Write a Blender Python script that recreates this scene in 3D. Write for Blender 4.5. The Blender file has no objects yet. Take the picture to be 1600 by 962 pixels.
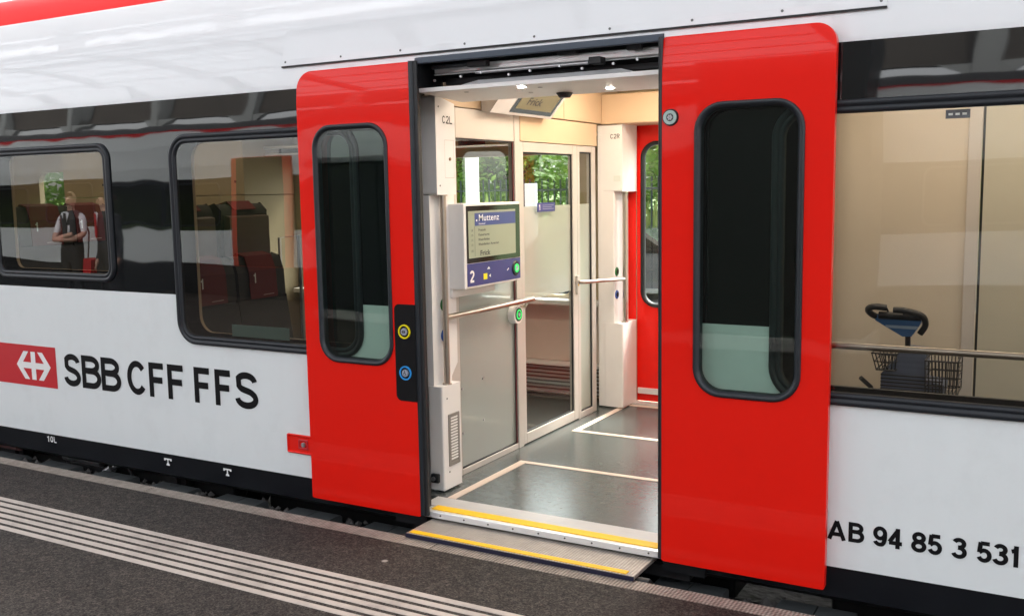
import bpy, bmesh, math, random
from mathutils import Vector, Matrix
from mathutils.geometry import tessellate_polygon
random.seed(7)
C = bpy.context.scene.collection
S = bpy.context.scene
PI = math.pi
# ------------------------------------------------------------------ camera
cam = bpy.data.cameras.new('camera'); co = bpy.data.objects.new('camera', cam); C.objects.link(co)
cam.sensor_fit = 'HORIZONTAL'; cam.sensor_width = 36.0; cam.lens = 36*1532.6/1600
cam.clip_start = 0.05; cam.clip_end = 3000
yaw, pit, rol = 0.518017, 0.120238, -0.0166568
fw = Vector((-math.sin(yaw)*math.cos(pit), math.cos(yaw)*math.cos(pit), -math.sin(pit)))
rt = fw.cross(Vector((0, 0, 1))).normalized(); up = rt.cross(fw)
r2 = math.cos(rol)*rt + math.sin(rol)*up; u2 = -math.sin(rol)*rt + math.cos(rol)*up
M = Matrix.Identity(4)
for i in range(3):
    M[i][0] = r2[i]; M[i][1] = u2[i]; M[i][2] = -fw[i]
M.translation = Vector((0, -4.06, 1.635))
co.matrix_world = M
S.camera = co
# ------------------------------------------------------------------ sky, sun, exposure
SUN_EL, SUN_AZ = math.radians(50), math.radians(20)      # azimuth measured from +Y towards +X
w = bpy.data.worlds.new('World'); S.world = w; w.use_nodes = True
nt = w.node_tree; bg = nt.nodes['Background']
sky = nt.nodes.new('ShaderNodeTexSky'); sky.sky_type = 'NISHITA'; sky.sun_disc = False
sky.sun_elevation = SUN_EL; sky.sun_rotation = SUN_AZ; sky.dust_density = 4.0; sky.air_density = 1.0; sky.ozone_density = 1.0
hs = nt.nodes.new('ShaderNodeHueSaturation'); hs.inputs['Saturation'].default_value = 0.14
nt.links.new(sky.outputs[0], hs.inputs['Color']); nt.links.new(hs.outputs[0], bg.inputs['Color'])
bg.inputs['Strength'].default_value = 0.15
sl = bpy.data.lights.new('sun', 'SUN'); sl.energy = 1.6; sl.angle = math.radians(16); sl.color = (1, .96, .9)
so = bpy.data.objects.new('sun', sl); C.objects.link(so)
sd = Vector((math.sin(SUN_AZ)*math.cos(SUN_EL), math.cos(SUN_AZ)*math.cos(SUN_EL), math.sin(SUN_EL)))
so.rotation_euler = sd.to_track_quat('Z', 'Y').to_euler()
S.view_settings.view_transform = 'Standard'; S.view_settings.look = 'None'
S.view_settings.exposure = 2.75; S.view_settings.gamma = 1.0
S.cycles.max_bounces = 10; S.cycles.transparent_max_bounces = 16; S.cycles.glossy_bounces = 4; S.cycles.diffuse_bounces = 5
S.cycles.caustics_reflective = False; S.cycles.caustics_refractive = False
S.cycles.sample_clamp_indirect = 6.0

# ------------------------------------------------------------------ materials
MATS = {}
def mat(name, col=(.5, .5, .5), rough=.5, metal=0, var=.06, vscale=6, bump=0, bscale=60, coat=0, ior=1.5, emit=0, stretch=(1, 1, 1), wavy=0, dirt=0):
    if name in MATS: return MATS[name]
    m = bpy.data.materials.new(name); m.use_nodes = True; MATS[name] = m
    n = m.node_tree.nodes; l = m.node_tree.links; b = n['Principled BSDF']
    b.inputs['Roughness'].default_value = rough; b.inputs['Metallic'].default_value = metal
    b.inputs['Coat Weight'].default_value = coat; b.inputs['Coat Roughness'].default_value = .03
    b.inputs['IOR'].default_value = ior
    g = n.new('ShaderNodeNewGeometry'); mp = n.new('ShaderNodeMapping'); mp.inputs['Scale'].default_value = stretch
    l.new(g.outputs['Position'], mp.inputs['Vector'])
    nz = n.new('ShaderNodeTexNoise'); nz.inputs['Scale'].default_value = vscale; nz.inputs['Detail'].default_value = 5
    l.new(mp.outputs[0], nz.inputs['Vector'])
    mx = n.new('ShaderNodeMix'); mx.data_type = 'RGBA'
    mx.inputs['A'].default_value = (*[max(0, c*(1-var)) for c in col], 1)
    mx.inputs['B'].default_value = (*[min(1, c*(1+var)) for c in col], 1)
    l.new(nz.outputs['Fac'], mx.inputs['Factor'])
    out = mx.outputs['Result']
    if dirt:
        n2 = n.new('ShaderNodeTexNoise'); n2.inputs['Scale'].default_value = 3; n2.inputs['Detail'].default_value = 9; n2.inputs['Roughness'].default_value = .7
        l.new(g.outputs['Position'], n2.inputs['Vector'])
        cr = n.new('ShaderNodeValToRGB'); cr.color_ramp.elements[0].position = .5; cr.color_ramp.elements[1].position = .8
        cr.color_ramp.elements[0].color = (0, 0, 0, 1); cr.color_ramp.elements[1].color = (dirt, dirt, dirt, 1)
        l.new(n2.outputs['Fac'], cr.inputs[0])
        m2 = n.new('ShaderNodeMix'); m2.data_type = 'RGBA'; m2.inputs['B'].default_value = (.16, .14, .12, 1)
        l.new(cr.outputs[0], m2.inputs['Factor']); l.new(out, m2.inputs['A']); out = m2.outputs['Result']
    l.new(out, b.inputs['Base Color'])
    if bump or wavy:
        bp = n.new('ShaderNodeBump'); bp.inputs['Strength'].default_value = 1; bp.inputs['Distance'].default_value = bump or wavy
        n3 = n.new('ShaderNodeTexNoise'); n3.inputs['Scale'].default_value = bscale; n3.inputs['Detail'].default_value = 3 if bump else 1
        l.new(mp.outputs[0], n3.inputs['Vector']); l.new(n3.outputs['Fac'], bp.inputs['Height']); l.new(bp.outputs[0], b.inputs['Normal'])
        if coat: l.new(bp.outputs[0], b.inputs['Coat Normal'])
    if emit:
        b.inputs['Emission Color'].default_value = (*col, 1); b.inputs['Emission Strength'].default_value = emit
    return m

def glass(name, tint, f0=.12, rough=0.0, frost=None):
    m = bpy.data.materials.new(name); m.use_nodes = True; MATS[name] = m
    n = m.node_tree.nodes; l = m.node_tree.links; n.remove(n['Principled BSDF']); o = n['Material Output']
    g = n.new('ShaderNodeNewGeometry')
    d = n.new('ShaderNodeVectorMath'); d.operation = 'DOT_PRODUCT'
    l.new(g.outputs['Normal'], d.inputs[0]); l.new(g.outputs['Incoming'], d.inputs[1])
    def mth(op, a, b=None):
        x = n.new('ShaderNodeMath'); x.operation = op
        for i, v in enumerate((a, b)):
            if v is None: continue
            if isinstance(v, (int, float)): x.inputs[i].default_value = v
            else: l.new(v, x.inputs[i])
        return x.outputs[0]
    c = mth('ABSOLUTE', d.outputs['Value']); c = mth('SUBTRACT', 1, c); c = mth('POWER', c, 5)
    c = mth('MULTIPLY', c, 1-f0); c = mth('ADD', c, f0)
    tr = n.new('ShaderNodeBsdfTransparent'); tr.inputs[0].default_value = (*tint, 1)
    base = tr.outputs[0]
    if frost:
        df = n.new('ShaderNodeBsdfTranslucent'); df.inputs[0].default_value = (*frost, 1)
        d2 = n.new('ShaderNodeBsdfDiffuse'); d2.inputs[0].default_value = (*frost, 1)
        a = n.new('ShaderNodeMixShader'); a.inputs[0].default_value = .5; l.new(df.outputs[0], a.inputs[1]); l.new(d2.outputs[0], a.inputs[2])
        a2 = n.new('ShaderNodeMixShader'); a2.inputs[0].default_value = .85; l.new(tr.outputs[0], a2.inputs[1]); l.new(a.outputs[0], a2.inputs[2])
        base = a2.outputs[0]
    gl = n.new('ShaderNodeBsdfGlossy'); gl.inputs['Roughness'].default_value = rough
    nz = n.new('ShaderNodeTexNoise'); nz.inputs['Scale'].default_value = 1.3; nz.inputs['Detail'].default_value = 0
    l.new(g.outputs['Position'], nz.inputs['Vector'])
    bp = n.new('ShaderNodeBump'); bp.inputs['Distance'].default_value = .004; l.new(nz.outputs['Fac'], bp.inputs['Height']); l.new(bp.outputs[0], gl.inputs['Normal'])
    mx = n.new('ShaderNodeMixShader'); l.new(c, mx.inputs[0]); l.new(base, mx.inputs[1]); l.new(gl.outputs[0], mx.inputs[2])
    l.new(mx.outputs[0], o.inputs['Surface'])
    return m

WHITE = mat('white_paint', (.75, .79, .80), .35, var=.025, vscale=2.5, stretch=(3, 1, .35), coat=.5, ior=1.5, dirt=.10)
ROOFW = mat('white_paint_darkened', (.66, .67, .69), .3, var=.02, vscale=1.5, stretch=(2, 1, .4), coat=.5, wavy=.0012, bscale=1.6)  # same white paint as the lower side, darkened to offset stronger sky light
RED = mat('red_paint', (.76, .012, .006), .30, var=.04, vscale=3, coat=.32, ior=1.2, wavy=.0004, bscale=2.0)
REDROOF = mat('red_roof_paint', (.60, .006, .006), .5, ior=1.2)
BLACKG = mat('black_gloss_paint', (.006, .007, .008), .03, ior=1.62, wavy=.0020, bscale=2.6)
FRAME = mat('window_frame_rubber', (.014, .017, .022), .42, ior=1.4, var=.1)
RUB = mat('black_rubber', (.005, .006, .008), .5, var=.1)
RUBG = mat('grey_rubber', (.010, .014, .020), .45, var=.1)
UNDER = mat('underframe_black', (.007, .007, .008), .55, var=.3)
GEAR = mat('underframe_steel', (.03, .03, .032), .5, .5, var=.4, vscale=20)
SILV = mat('silver_metal', (.55, .56, .58), .35, .9, var=.1)
STEEL = mat('brushed_steel', (.46, .40, .34), .28, 1, var=.06, vscale=40)
ALU = mat('aluminium', (.86, .87, .89), .3, .55, var=.15, vscale=8, stretch=(1, 10, 30))
ALUP = mat('aluminium_profile', (.56, .52, .48), .42, .25, var=.04)
INW = mat('interior_white_plastic', (.78, .75, .73), .4, var=.03, vscale=8, dirt=.06, bump=.0002, bscale=250)
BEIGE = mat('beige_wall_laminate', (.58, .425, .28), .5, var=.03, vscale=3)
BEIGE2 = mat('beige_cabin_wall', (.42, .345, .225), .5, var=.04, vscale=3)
CEIL = mat('ceiling_white', (.8, .76, .7), .6)
FLOOR = mat('grey_floor_covering', (.075, .085, .083), .24, var=.35, vscale=25, bump=.0006, bscale=45)
LINE = mat('beige_floor_line', (.62, .5, .42), .45, var=.06, vscale=20)
SILLM = mat('sill_grey_paint', (.50, .485, .48), .4, var=.08, vscale=10, dirt=.3)
YEL = mat('yellow_strip_paint', (.86, .50, .005), .55, var=.08, vscale=18, bump=.0005, bscale=200)
SEATC = mat('charcoal_seat_fabric', (.032, .030, .029), .85, var=.2, vscale=60, bump=.0008, bscale=300)
SEATB = mat('brown_seat_shell', (.085, .05, .035), .5, var=.15, vscale=4, stretch=(1, 1, 12))
COVER = mat('red_headrest_cover', (.13, .008, .010), .8, var=.15, vscale=12, stretch=(1, 12, .6), bump=.002, bscale=22)
PWHITE = mat('white_print', (.80, .80, .8), .5)
PBLACK = mat('black_print', (.005, .005, .006), .6, ior=1.25)
LRED = mat('logo_red_film', (.52, .012, .020), .45, var=.02)
ASPH = None
GREEN = mat('green_plastic', (.01, .16, .03), .4); BLUE = mat('blue_plastic', (.01, .08, .38), .35); YELP = mat('yellow_ring_plastic', (.85, .72, .01), .35)
LBLUE = mat('light_blue_ring_plastic', (.03, .30, .75), .35); BTN = mat('grey_button', (.42, .45, .55), .3, .3)
DBLUE = mat('dark_blue_film', (.035, .04, .19), .4); NAVY = mat('navy_edge', (.008, .008, .03), .5)
LGREEN = mat('green_lit_ring', (.02, .50, .10), .4, emit=.2)
LAMPE = mat('lamp_lens', (1, .95, .88), .4, emit=80)
PANL = mat('ceiling_light_panel', (1, .85, .67), .5, emit=2.5)
PANS = mat('saloon_light_strip', (1, .88, .68), .5, emit=1.7)
SCR = mat('screen_lit', (.22, .235, .165), .3, emit=.07); SCRB = mat('screen_blue_bar', (.03, .045, .15), .3, emit=.08); SCRK = mat('screen_black_glass', (.006, .006, .006), .1, ior=1.4)
G_SAL = glass('tinted_saloon_glass', (.33, .32, .29), .095)
G_RIGHT = glass('lightly_tinted_glass', (.80, .80, .77), .05)
G_DOOR = glass('green_door_glass', (.56, .68, .61), .05)
G_CLR = glass('clear_partition_glass', (.93, .95, .93), .05)
G_FAR = glass('far_window_glass', (.86, .92, .88), .05)
G_FROST = glass('frosted_partition_glass', (.9, .93, .9), .05, .1, frost=(.66, .68, .60))
G_FROST2 = glass('grey_frosted_partition_glass', (.9, .93, .9), .06, .1, frost=(.58, .61, .58))

# ------------------------------------------------------------------ helpers
def prop(o, label=None, cat=None, group=None, kind=None):
    for k, v in (('label', label), ('category', cat), ('group', group), ('kind', kind)):
        if v: o[k] = v
    return o
def empty(name, loc, label, cat, group=None):
    o = bpy.data.objects.new(name, None); C.objects.link(o); o.location = loc; o.empty_display_size = .1
    return prop(o, label, cat, group)
WI = {}
def link(name, me, parent=None):
    o = bpy.data.objects.new(name, me); C.objects.link(o)
    if parent is not None:
        o.parent = parent
        wm = WI.get(parent.name)
        if parent.type == 'EMPTY' and parent.parent is None:
            o.matrix_parent_inverse = Matrix.Translation(-Vector(parent.location))
    return o
class MB:
    def __init__(s): s.v = []; s.f = []; s.sm = []
    def add(s, vs, fs, smooth=False):
        b = len(s.v); s.v += [tuple(v) for v in vs]
        for f in fs: s.f.append([b+i for i in f]); s.sm.append(smooth)
        return s
    def box(s, x0, x1, y0, y1, z0, z1):
        vs = [(x, y, z) for x in (x0, x1) for y in (y0, y1) for z in (z0, z1)]
        return s.add(vs, [(0, 1, 3, 2), (4, 6, 7, 5), (0, 4, 5, 1), (2, 3, 7, 6), (0, 2, 6, 4), (1, 5, 7, 3)])
    def prism(s, poly, axis, a, b, smooth=False):
        n = len(poly)
        def P(u, v, t): return {'x': (t, u, v), 'y': (u, t, v), 'z': (u, v, t)}[axis]
        vs = [P(u, v, a) for u, v in poly]+[P(u, v, b) for u, v in poly]
        s.add(vs, [list(range(n)), list(range(2*n-1, n-1, -1))])
        return s.add(vs, [(i, (i+1) % n, n+(i+1) % n, n+i) for i in range(n)], smooth)
    def tube(s, pts, r, n=10, cap=True):
        pts = [Vector(p) for p in pts]; vs = []; N = len(pts)
        t0 = (pts[1]-pts[0]).normalized(); a = t0.orthogonal().normalized()
        for i, p in enumerate(pts):
            t = (pts[min(i+1, N-1)]-pts[max(i-1, 0)]).normalized()
            a = (a-t*a.dot(t)).normalized(); b = t.cross(a)
            rr = r[i] if isinstance(r, (list, tuple)) else r
            vs += [p+rr*(math.cos(2*PI*k/n)*a+math.sin(2*PI*k/n)*b) for k in range(n)]
        s.add(vs, [(i*n+k, i*n+(k+1) % n, (i+1)*n+(k+1) % n, (i+1)*n+k) for i in range(N-1) for k in range(n)], True)
        if cap: s.add(vs[:n], [list(range(n-1, -1, -1))]); s.add(vs[-n:], [list(range(n))])
        return s
    def disc(s, c, axis, r, d, n=28, r2=None):
        # a short cylinder centred at c whose front face lies at c + axis*d
        c = Vector(c); ax = Vector(axis).normalized(); a = ax.orthogonal().normalized(); b = ax.cross(a)
        r2 = r if r2 is None else r2
        v0 = [c+r*(math.cos(2*PI*k/n)*a+math.sin(2*PI*k/n)*b) for k in range(n)]
        v1 = [c+ax*d+r2*(math.cos(2*PI*k/n)*a+math.sin(2*PI*k/n)*b) for k in range(n)]
        s.add(v0+v1, [(k, (k+1) % n, n+(k+1) % n, n+k) for k in range(n)], True)
        return s.add(v1, [list(range(n))])
    def ringd(s, c, axis, ro, ri, d, n=32):
        c = Vector(c); ax = Vector(axis).normalized(); a = ax.orthogonal().normalized(); b = ax.cross(a)
        L = []
        for rr, dd in ((ro, 0), (ro*.97, d), (ri*1.03, d), (ri, 0)):
            L += [c+ax*dd+rr*(math.cos(2*PI*k/n)*a+math.sin(2*PI*k/n)*b) for k in range(n)]
        return s.add(L, [(j*n+k, j*n+(k+1) % n, (j+1)*n+(k+1) % n, (j+1)*n+k) for j in range(3) for k in range(n)])
    def mesh(s, name, m):
        me = bpy.data.meshes.new(name); me.from_pydata(s.v, [], s.f)
        me.polygons.foreach_set('use_smooth', s.sm)
        me.materials.append(m); me.update()
        bm = bmesh.new(); bm.from_mesh(me); bmesh.ops.recalc_face_normals(bm, faces=bm.faces); bm.to_mesh(me); bm.free()
        return me
    def build(s, name, m, parent=None, bevel=0, seg=2, **k):
        o = link(name, s.mesh(name, m), parent)
        if bevel:
            b = o.modifiers.new('bevel', 'BEVEL'); b.width = bevel; b.segments = seg; b.limit_method = 'ANGLE'; b.angle_limit = .7
        return prop(o, **k) if k else o
def rrect(x0, x1, z0, z1, r, n=7):
    if isinstance(r, (int, float)): r = (r,)*4          # bl, br, tr, tl
    P = []
    for (cx, cz, a0, rr) in ((x0+r[0], z0+r[0], PI, r[0]), (x1-r[1], z0+r[1], 1.5*PI, r[1]), (x1-r[2], z1-r[2], 0, r[2]), (x0+r[3], z1-r[3], .5*PI, r[3])):
        if rr <= 0: P.append((cx, cz)); continue
        for i in range(n+1):
            a = a0+.5*PI*i/n; P.append((cx+rr*math.cos(a), cz+rr*math.sin(a)))
    return P
def ringprof(x0, x1, z0, z1, r, prof, n=9, plane='y', smooth=True):
    mb = MB(); L = []; cnt = 0
    for t, y in prof:
        P = rrect(x0+t, x1-t, z0+t, z1-t, max(.005, r-t), n); cnt = len(P)
        L += [(u, y, v) if plane == 'y' else (y, u, v) for u, v in P]
    mb.add(L, [(j*cnt+k, j*cnt+(k+1) % cnt, (j+1)*cnt+(k+1) % cnt, (j+1)*cnt+k) for j in range(len(prof)-1) for k in range(cnt)], smooth)
    return mb
def sheet(outer, holes, y, plane='y', depth=0):
    """flat sheet with holes; depth>0 gives it thickness (front, back, rims)"""
    loops = [outer]+holes; flat = [p for lp in loops for p in lp]
    tris = tessellate_polygon([[Vector((u, v, 0)) for u, v in lp] for lp in loops])
    P = (lambda u, v, t: (u, t, v)) if plane == 'y' else (lambda u, v, t: (t, u, v))
    mb = MB(); mb.add([P(u, v, y) for u, v in flat], [list(t) for t in tris])
    if depth:
        mb.add([P(u, v, y+depth) for u, v in flat], [list(t) for t in tris])
        for lp in loops:
            n = len(lp)
            mb.add([P(u, v, y) for u, v in lp]+[P(u, v, y+depth) for u, v in lp], [(i, (i+1) % n, n+(i+1) % n, n+i) for i in range(n)])
    return mb
def poly3(poly, y, plane='y'):
    return MB().add([(u, y, v) if plane == 'y' else (y, u, v) for u, v in poly], [list(range(len(poly)))])
def copy_tree(o, parent=None, delta=None):
    c = o.copy(); C.objects.link(c)
    if parent is not None: c.parent = parent
    for ch in list(o.children): copy_tree(ch, c)
    return c
# stroke lettering
def sm(P, n=6):
    out = []
    for i in range(len(P)-1):
        p0 = P[max(i-1, 0)]; p1 = P[i]; p2 = P[i+1]; p3 = P[min(i+2, len(P)-1)]
        for k in range(n):
            t = k/n
            out.append(tuple(.5*((2*p1[j])+(-p0[j]+p2[j])*t+(2*p0[j]-5*p1[j]+4*p2[j]-p3[j])*t*t+(-p0[j]+3*p1[j]-3*p2[j]+p3[j])*t**3) for j in (0, 1)))
    return out+[P[-1]]
# each glyph lives in a box of width 1, height 1; stroke centre lines keep half a stroke inside
def arc(cx, cy, rx, ry, a0, a1, n=14): return [(cx+rx*math.cos(math.radians(a0+(a1-a0)*i/n)), cy+ry*math.sin(math.radians(a0+(a1-a0)*i/n))) for i in range(n+1)]
GL = {
 'S': [arc(.5, .735, .39, .19, 5, 150)+sm([(.16, .63), (.3, .54), (.68, .46), (.86, .37)])[1:]+arc(.5, .27, .41, .195, 20, -178, 18)],
 'B': [[(.1, .0), (.1, 1)], [(.1, .925), (.5, .925)]+arc(.5, .735, .34, .19, 90, -90)+[(.1, .545)], [(.3, .535), (.55, .535)]+arc(.55, .305, .36, .23, 90, -90)+[(.1, .075)]],
 'C': [arc(.5, .5, .40, .425, 38, 322, 26)],
 'F': [[(.1, 0), (.1, 1)], [(.1, .925), (.97, .925)], [(.1, .5), (.88, .5)]],
 'A': [[(.09, 0), (.5, .97)], [(.5, .97), (.91, 0)], [(.22, .27), (.78, .27)]],
 '9': [arc(.5, .66, .38, .265, 0, 360, 24), [(.88, .66)]+sm([(.88, .62), (.86, .35), (.72, .12), (.5, .075)])+arc(.5, .29, .38, .215, -100, -165, 6)],
 '4': [[(.68, 0), (.68, 1)], [(.68, .93), (.08, .30)], [(.05, .26), (1, .26)]],
 '8': [arc(.5, .73, .34, .195, 0, 360, 22), arc(.5, .29, .40, .215, 0, 360, 24)],
 '5': [[(.88, .925), (.25, .925)], [(.25, .98), (.16, .46)], [(.16, .48)]+arc(.5, .33, .38, .255, 140, -160, 20)],
 '3': [arc(.48, .74, .34, .19, 160, -90, 16)+[(.4, .55)], [(.42, .535)]+arc(.48, .30, .40, .225, 90, -165, 18)],
 '1': [[(.6, 0), (.6, 1)], [(.62, .93), (.5, .78), (.15, .74)]],
 '2': [arc(.5, .70, .38, .225, 165, -25, 16)+[(.70, .48), (.2, .15), (.12, .075)], [(.05, .075), (.95, .075)]],
 '0': [arc(.5, .5, .38, .425, 0, 360, 26)],
 'L': [[(.12, 0), (.12, 1)], [(.12, .075), (.92, .075)]],
 'R': [[(.1, 0), (.1, 1)], [(.1, .925), (.5, .925)]+arc(.5, .72, .36, .205, 90, -90)+[(.1, .515)], [(.5, .5), (.85, 0)]],
}
def ribbon(mb, P, wd, put, lift):
    Q = [P[0]]
    for p in P[1:]:
        if math.dist(p, Q[-1]) > 1e-5: Q.append(p)
    if len(Q) < 2: return
    L = []; n = len(Q); closed = math.dist(Q[0], Q[-1]) < 1e-4
    for i, p in enumerate(Q):
        a = Vector(Q[i-1] if i else (Q[-2] if closed else Q[0])); b = Vector(Q[i+1] if i < n-1 else (Q[1] if closed else Q[-1])); p = Vector(p)
        d1 = (p-a).normalized() if (p-a).length > 1e-7 else (b-p).normalized(); d2 = (b-p).normalized() if (b-p).length > 1e-7 else d1
        t = (d1+d2).normalized(); nn = Vector((-t.y, t.x)); k = wd/2/max(.55, nn.dot(Vector((-d1.y, d1.x))))
        L += [put(*(p+nn*k), lift), put(*(p-nn*k), lift)]
    mb.add(L, [(2*i, 2*i+2, 2*i+3, 2*i+1) for i in range(n-1)])
def glyph(mb, ch, u0, u1, v0, v1, wd, put):
    for k, st in enumerate(GL[ch]):
        H_ = v1-v0
        ribbon(mb, [(u0+wd/2+(a-.1)/.8*(u1-u0-wd), v0 if b <= 0 else (v1 if b >= 1 else v0+wd/2+(b-.075)/.85*(H_-wd))) for a, b in st], wd, put, k*.0003)
def text(name, s, origin, size, m, parent, plane='y', bold=0.0, align='LEFT', sx=1.0, **kw):
    cu = bpy.data.curves.new(name, 'FONT'); cu.body = s; cu.size = size; cu.offset = bold; cu.align_x = align; cu.resolution_u = 3
    t = bpy.data.objects.new(name, cu); C.objects.link(t)
    dg = bpy.context.evaluated_depsgraph_get(); me = bpy.data.meshes.new_from_object(t.evaluated_get(dg))
    bpy.data.objects.remove(t); bpy.data.curves.remove(cu)
    ox, oy, oz = origin
    for v in me.vertices:
        a, b = v.co.x*sx, v.co.y
        v.co = (ox+a, oy, oz+b) if plane == 'y' else ((ox, oy+a, oz+b) if plane == 'x' else (ox-a, oy, oz+b))
    me.materials.clear(); me.materials.append(m); me.name = name
    return prop(link(name, me, parent), **kw)
FY = lambda y0: (lambda u, v, l: (u, y0-l, v))        # faces -Y
FX = lambda x0: (lambda u, v, l: (x0+l, u, v))        # faces +X

# ------------------------------------------------------------------ platform, trackbed, hall  (setting)
XL, XR = -34.0, 22.0
def asphalt():
    m = bpy.data.materials.new('platform_asphalt'); m.use_nodes = True; MATS['asph'] = m
    n = m.node_tree.nodes; l = m.node_tree.links; b = n['Principled BSDF']; g = n.new('ShaderNodeNewGeometry')
    def nz(sc, det, ro=.5):
        x = n.new('ShaderNodeTexNoise'); x.inputs['Scale'].default_value = sc; x.inputs['Detail'].default_value = det; x.inputs['Roughness'].default_value = ro
        l.new(g.outputs['Position'], x.inputs['Vector']); return x.outputs['Fac']
    def ramp(f, e):
        r = n.new('ShaderNodeValToRGB'); l.new(f, r.inputs[0])
        r.color_ramp.elements[0].position, r.color_ramp.elements[0].color = e[0][0], (*e[0][1], 1)
        r.color_ramp.elements[1].position, r.color_ramp.elements[1].color = e[-1][0], (*e[-1][1], 1)
        return r.outputs[0]
    def mix(t, a, c, f):
        x = n.new('ShaderNodeMix'); x.data_type = 'RGBA'; x.blend_type = t
        for s_, v in (('A', a), ('B', c), ('Factor', f)):
            if isinstance(v, (float, int)): x.inputs[s_].default_value = v
            elif isinstance(v, tuple): x.inputs[s_].default_value = v
            else: l.new(v, x.inputs[s_])
        return x.outputs['Result']
    base = ramp(nz(120, 6, .7), [(.40, (.006, .0055, .005)), (.62, (.085, .078, .072))])
    base = mix('MULTIPLY', base, ramp(nz(38, 4, .6), [(.35, (.62, .62, .62)), (.65, (1.45, 1.42, 1.4))]), 1.0)
    patch = ramp(nz(.9, 6, .6), [(.3, (.72, .70, .70)), (.7, (1.15, 1.05, .98))])
    c = mix('MULTIPLY', base, patch, 1.0)
    vor = n.new('ShaderNodeTexVoronoi'); vor.inputs['Scale'].default_value = 2.6; l.new(g.outputs['Position'], vor.inputs['Vector'])
    spot = ramp(vor.outputs['Distance'], [(.030, (1, 1, 1)), (.05, (0, 0, 0))])
    rnd = n.new('ShaderNodeSeparateColor'); l.new(vor.outputs['Color'], rnd.inputs[0])
    gt = n.new('ShaderNodeMath'); gt.operation = 'GREATER_THAN'; gt.inputs[1].default_value = .62; l.new(rnd.outputs[0], gt.inputs[0])
    mu = n.new('ShaderNodeMath'); mu.operation = 'MULTIPLY'; l.new(spot, mu.inputs[0]); l.new(gt.outputs[0], mu.inputs[1])
    c = mix('MIX', c, (.34, .31, .28, 1), mu.outputs[0])
    l.new(c, b.inputs['Base Color']); b.inputs['Roughness'].default_value = .72; b.inputs['IOR'].default_value = 1.3
    bp = n.new('ShaderNodeBump'); bp.inputs['Distance'].default_value = .004; l.new(nz(150, 4), bp.inputs['Height']); l.new(bp.outputs[0], b.inputs['Normal'])
    return m
ASPH = asphalt()
def checker(name, ca, cb, sc, dist, rough=.55, metal=0):
    m = bpy.data.materials.new(name); m.use_nodes = True
    n = m.node_tree.nodes; l = m.node_tree.links; b = n['Principled BSDF']; g = n.new('ShaderNodeNewGeometry'); sp = n.new('ShaderNodeSeparateXYZ'); l.new(g.outputs['Position'], sp.inputs[0])
    def mth(op, a, c=None):
        x = n.new('ShaderNodeMath'); x.operation = op
        for i, v in enumerate((a, c)):
            if v is None: continue
            if isinstance(v, (int, float)): x.inputs[i].default_value = v
            else: l.new(v, x.inputs[i])
        return x.outputs[0]
    X, Y = sp.outputs[0], sp.outputs[1]
    a = mth('SINE', mth('MULTIPLY', mth('ADD', X, Y), sc)); c = mth('SINE', mth('MULTIPLY', mth('SUBTRACT', X, Y), sc))
    p = mth('MULTIPLY', a, c)
    nz = n.new('ShaderNodeTexNoise'); nz.inputs['Scale'].default_value = 14; nz.inputs['Detail'].default_value = 8; nz.inputs['Roughness'].default_value = .7; l.new(g.outputs['Position'], nz.inputs['Vector'])
    f = mth('ADD', mth('MULTIPLY', p, .35), nz.outputs['Fac'])
    r = n.new('ShaderNodeValToRGB'); l.new(f, r.inputs[0])
    r.color_ramp.elements[0].position = .25; r.color_ramp.elements[0].color = (*ca, 1); r.color_ramp.elements[1].position = .8; r.color_ramp.elements[1].color = (*cb, 1)
    l.new(r.outputs[0], b.inputs['Base Color']); b.inputs['Roughness'].default_value = rough; b.inputs['Metallic'].default_value = metal
    bp = n.new('ShaderNodeBump'); bp.inputs['Distance'].default_value = dist; l.new(p, bp.inputs['Height']); l.new(bp.outputs[0], b.inputs['Normal'])
    return m
COPE = checker('coping_slab_stone', (.14, .115, .095), (.46, .40, .345), 190, .003, .7)
TREAD = checker('tread_plate', (.26, .23, .205), (.50, .455, .41), 210, .0015, .42, .35)
CONC = mat('concrete', (.26, .25, .24), .8, var=.25, vscale=8, bump=.002)
PZ = -.07
plat = MB().box(XL, XR, -7.75, -.3265, -.9, PZ).build('platform', ASPH, kind='structure')
ledge = MB().box(XL, XR, -.3265, -.245, -.9, PZ-.064).build('platform_wall', CONC, plat)
x = -4.62-2.0119*8
while x < XR-3:
    s_ = MB().prism([(-.3262, PZ-.06), (-.2275, PZ-.06), (-.2275, PZ-.004), (-.2315, PZ+.001), (-.3262, PZ+.001)], 'x', x+.004, x+2.0079)
    s_.build('coping_slab', COPE, plat)
    x += 2.0119
GUIDE = mat('guide_line_paint', (.47, .41, .365), .6, var=.10, vscale=40, bump=.001, bscale=120, dirt=.75)
for k in range(6):
    y1 = -.768-k*.0604
    MB().prism([(y1-.035, PZ), (y1-.032, PZ+.0035), (y1-.003, PZ+.0035), (y1, PZ)], 'x', XL+1, XR-1).build('guide_line', GUIDE, plat)
# trackbed under the train
ball = mat('ballast', (.07, .062, .055), .9, var=.5, vscale=18, bump=.02, bscale=18)
bed = MB().box(XL, XR, -.246, 4.2, -1.2, -.80).build('track_bed', ball, kind='structure')
for yy in (.72, 2.16):
    MB().box(XL, XR, yy-.035, yy+.035, -.66, -.62).box(XL, XR, yy-.01, yy+.01, -.77, -.66).box(XL, XR, yy-.065, yy+.065, -.80, -.77).build('rail', GEAR, bed)
for k in range(24):
    MB().box(-10+k*.6, -9.75+k*.6, .2, 2.7, -.86, -.803).build('sleeper', CONC, bed)
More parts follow.
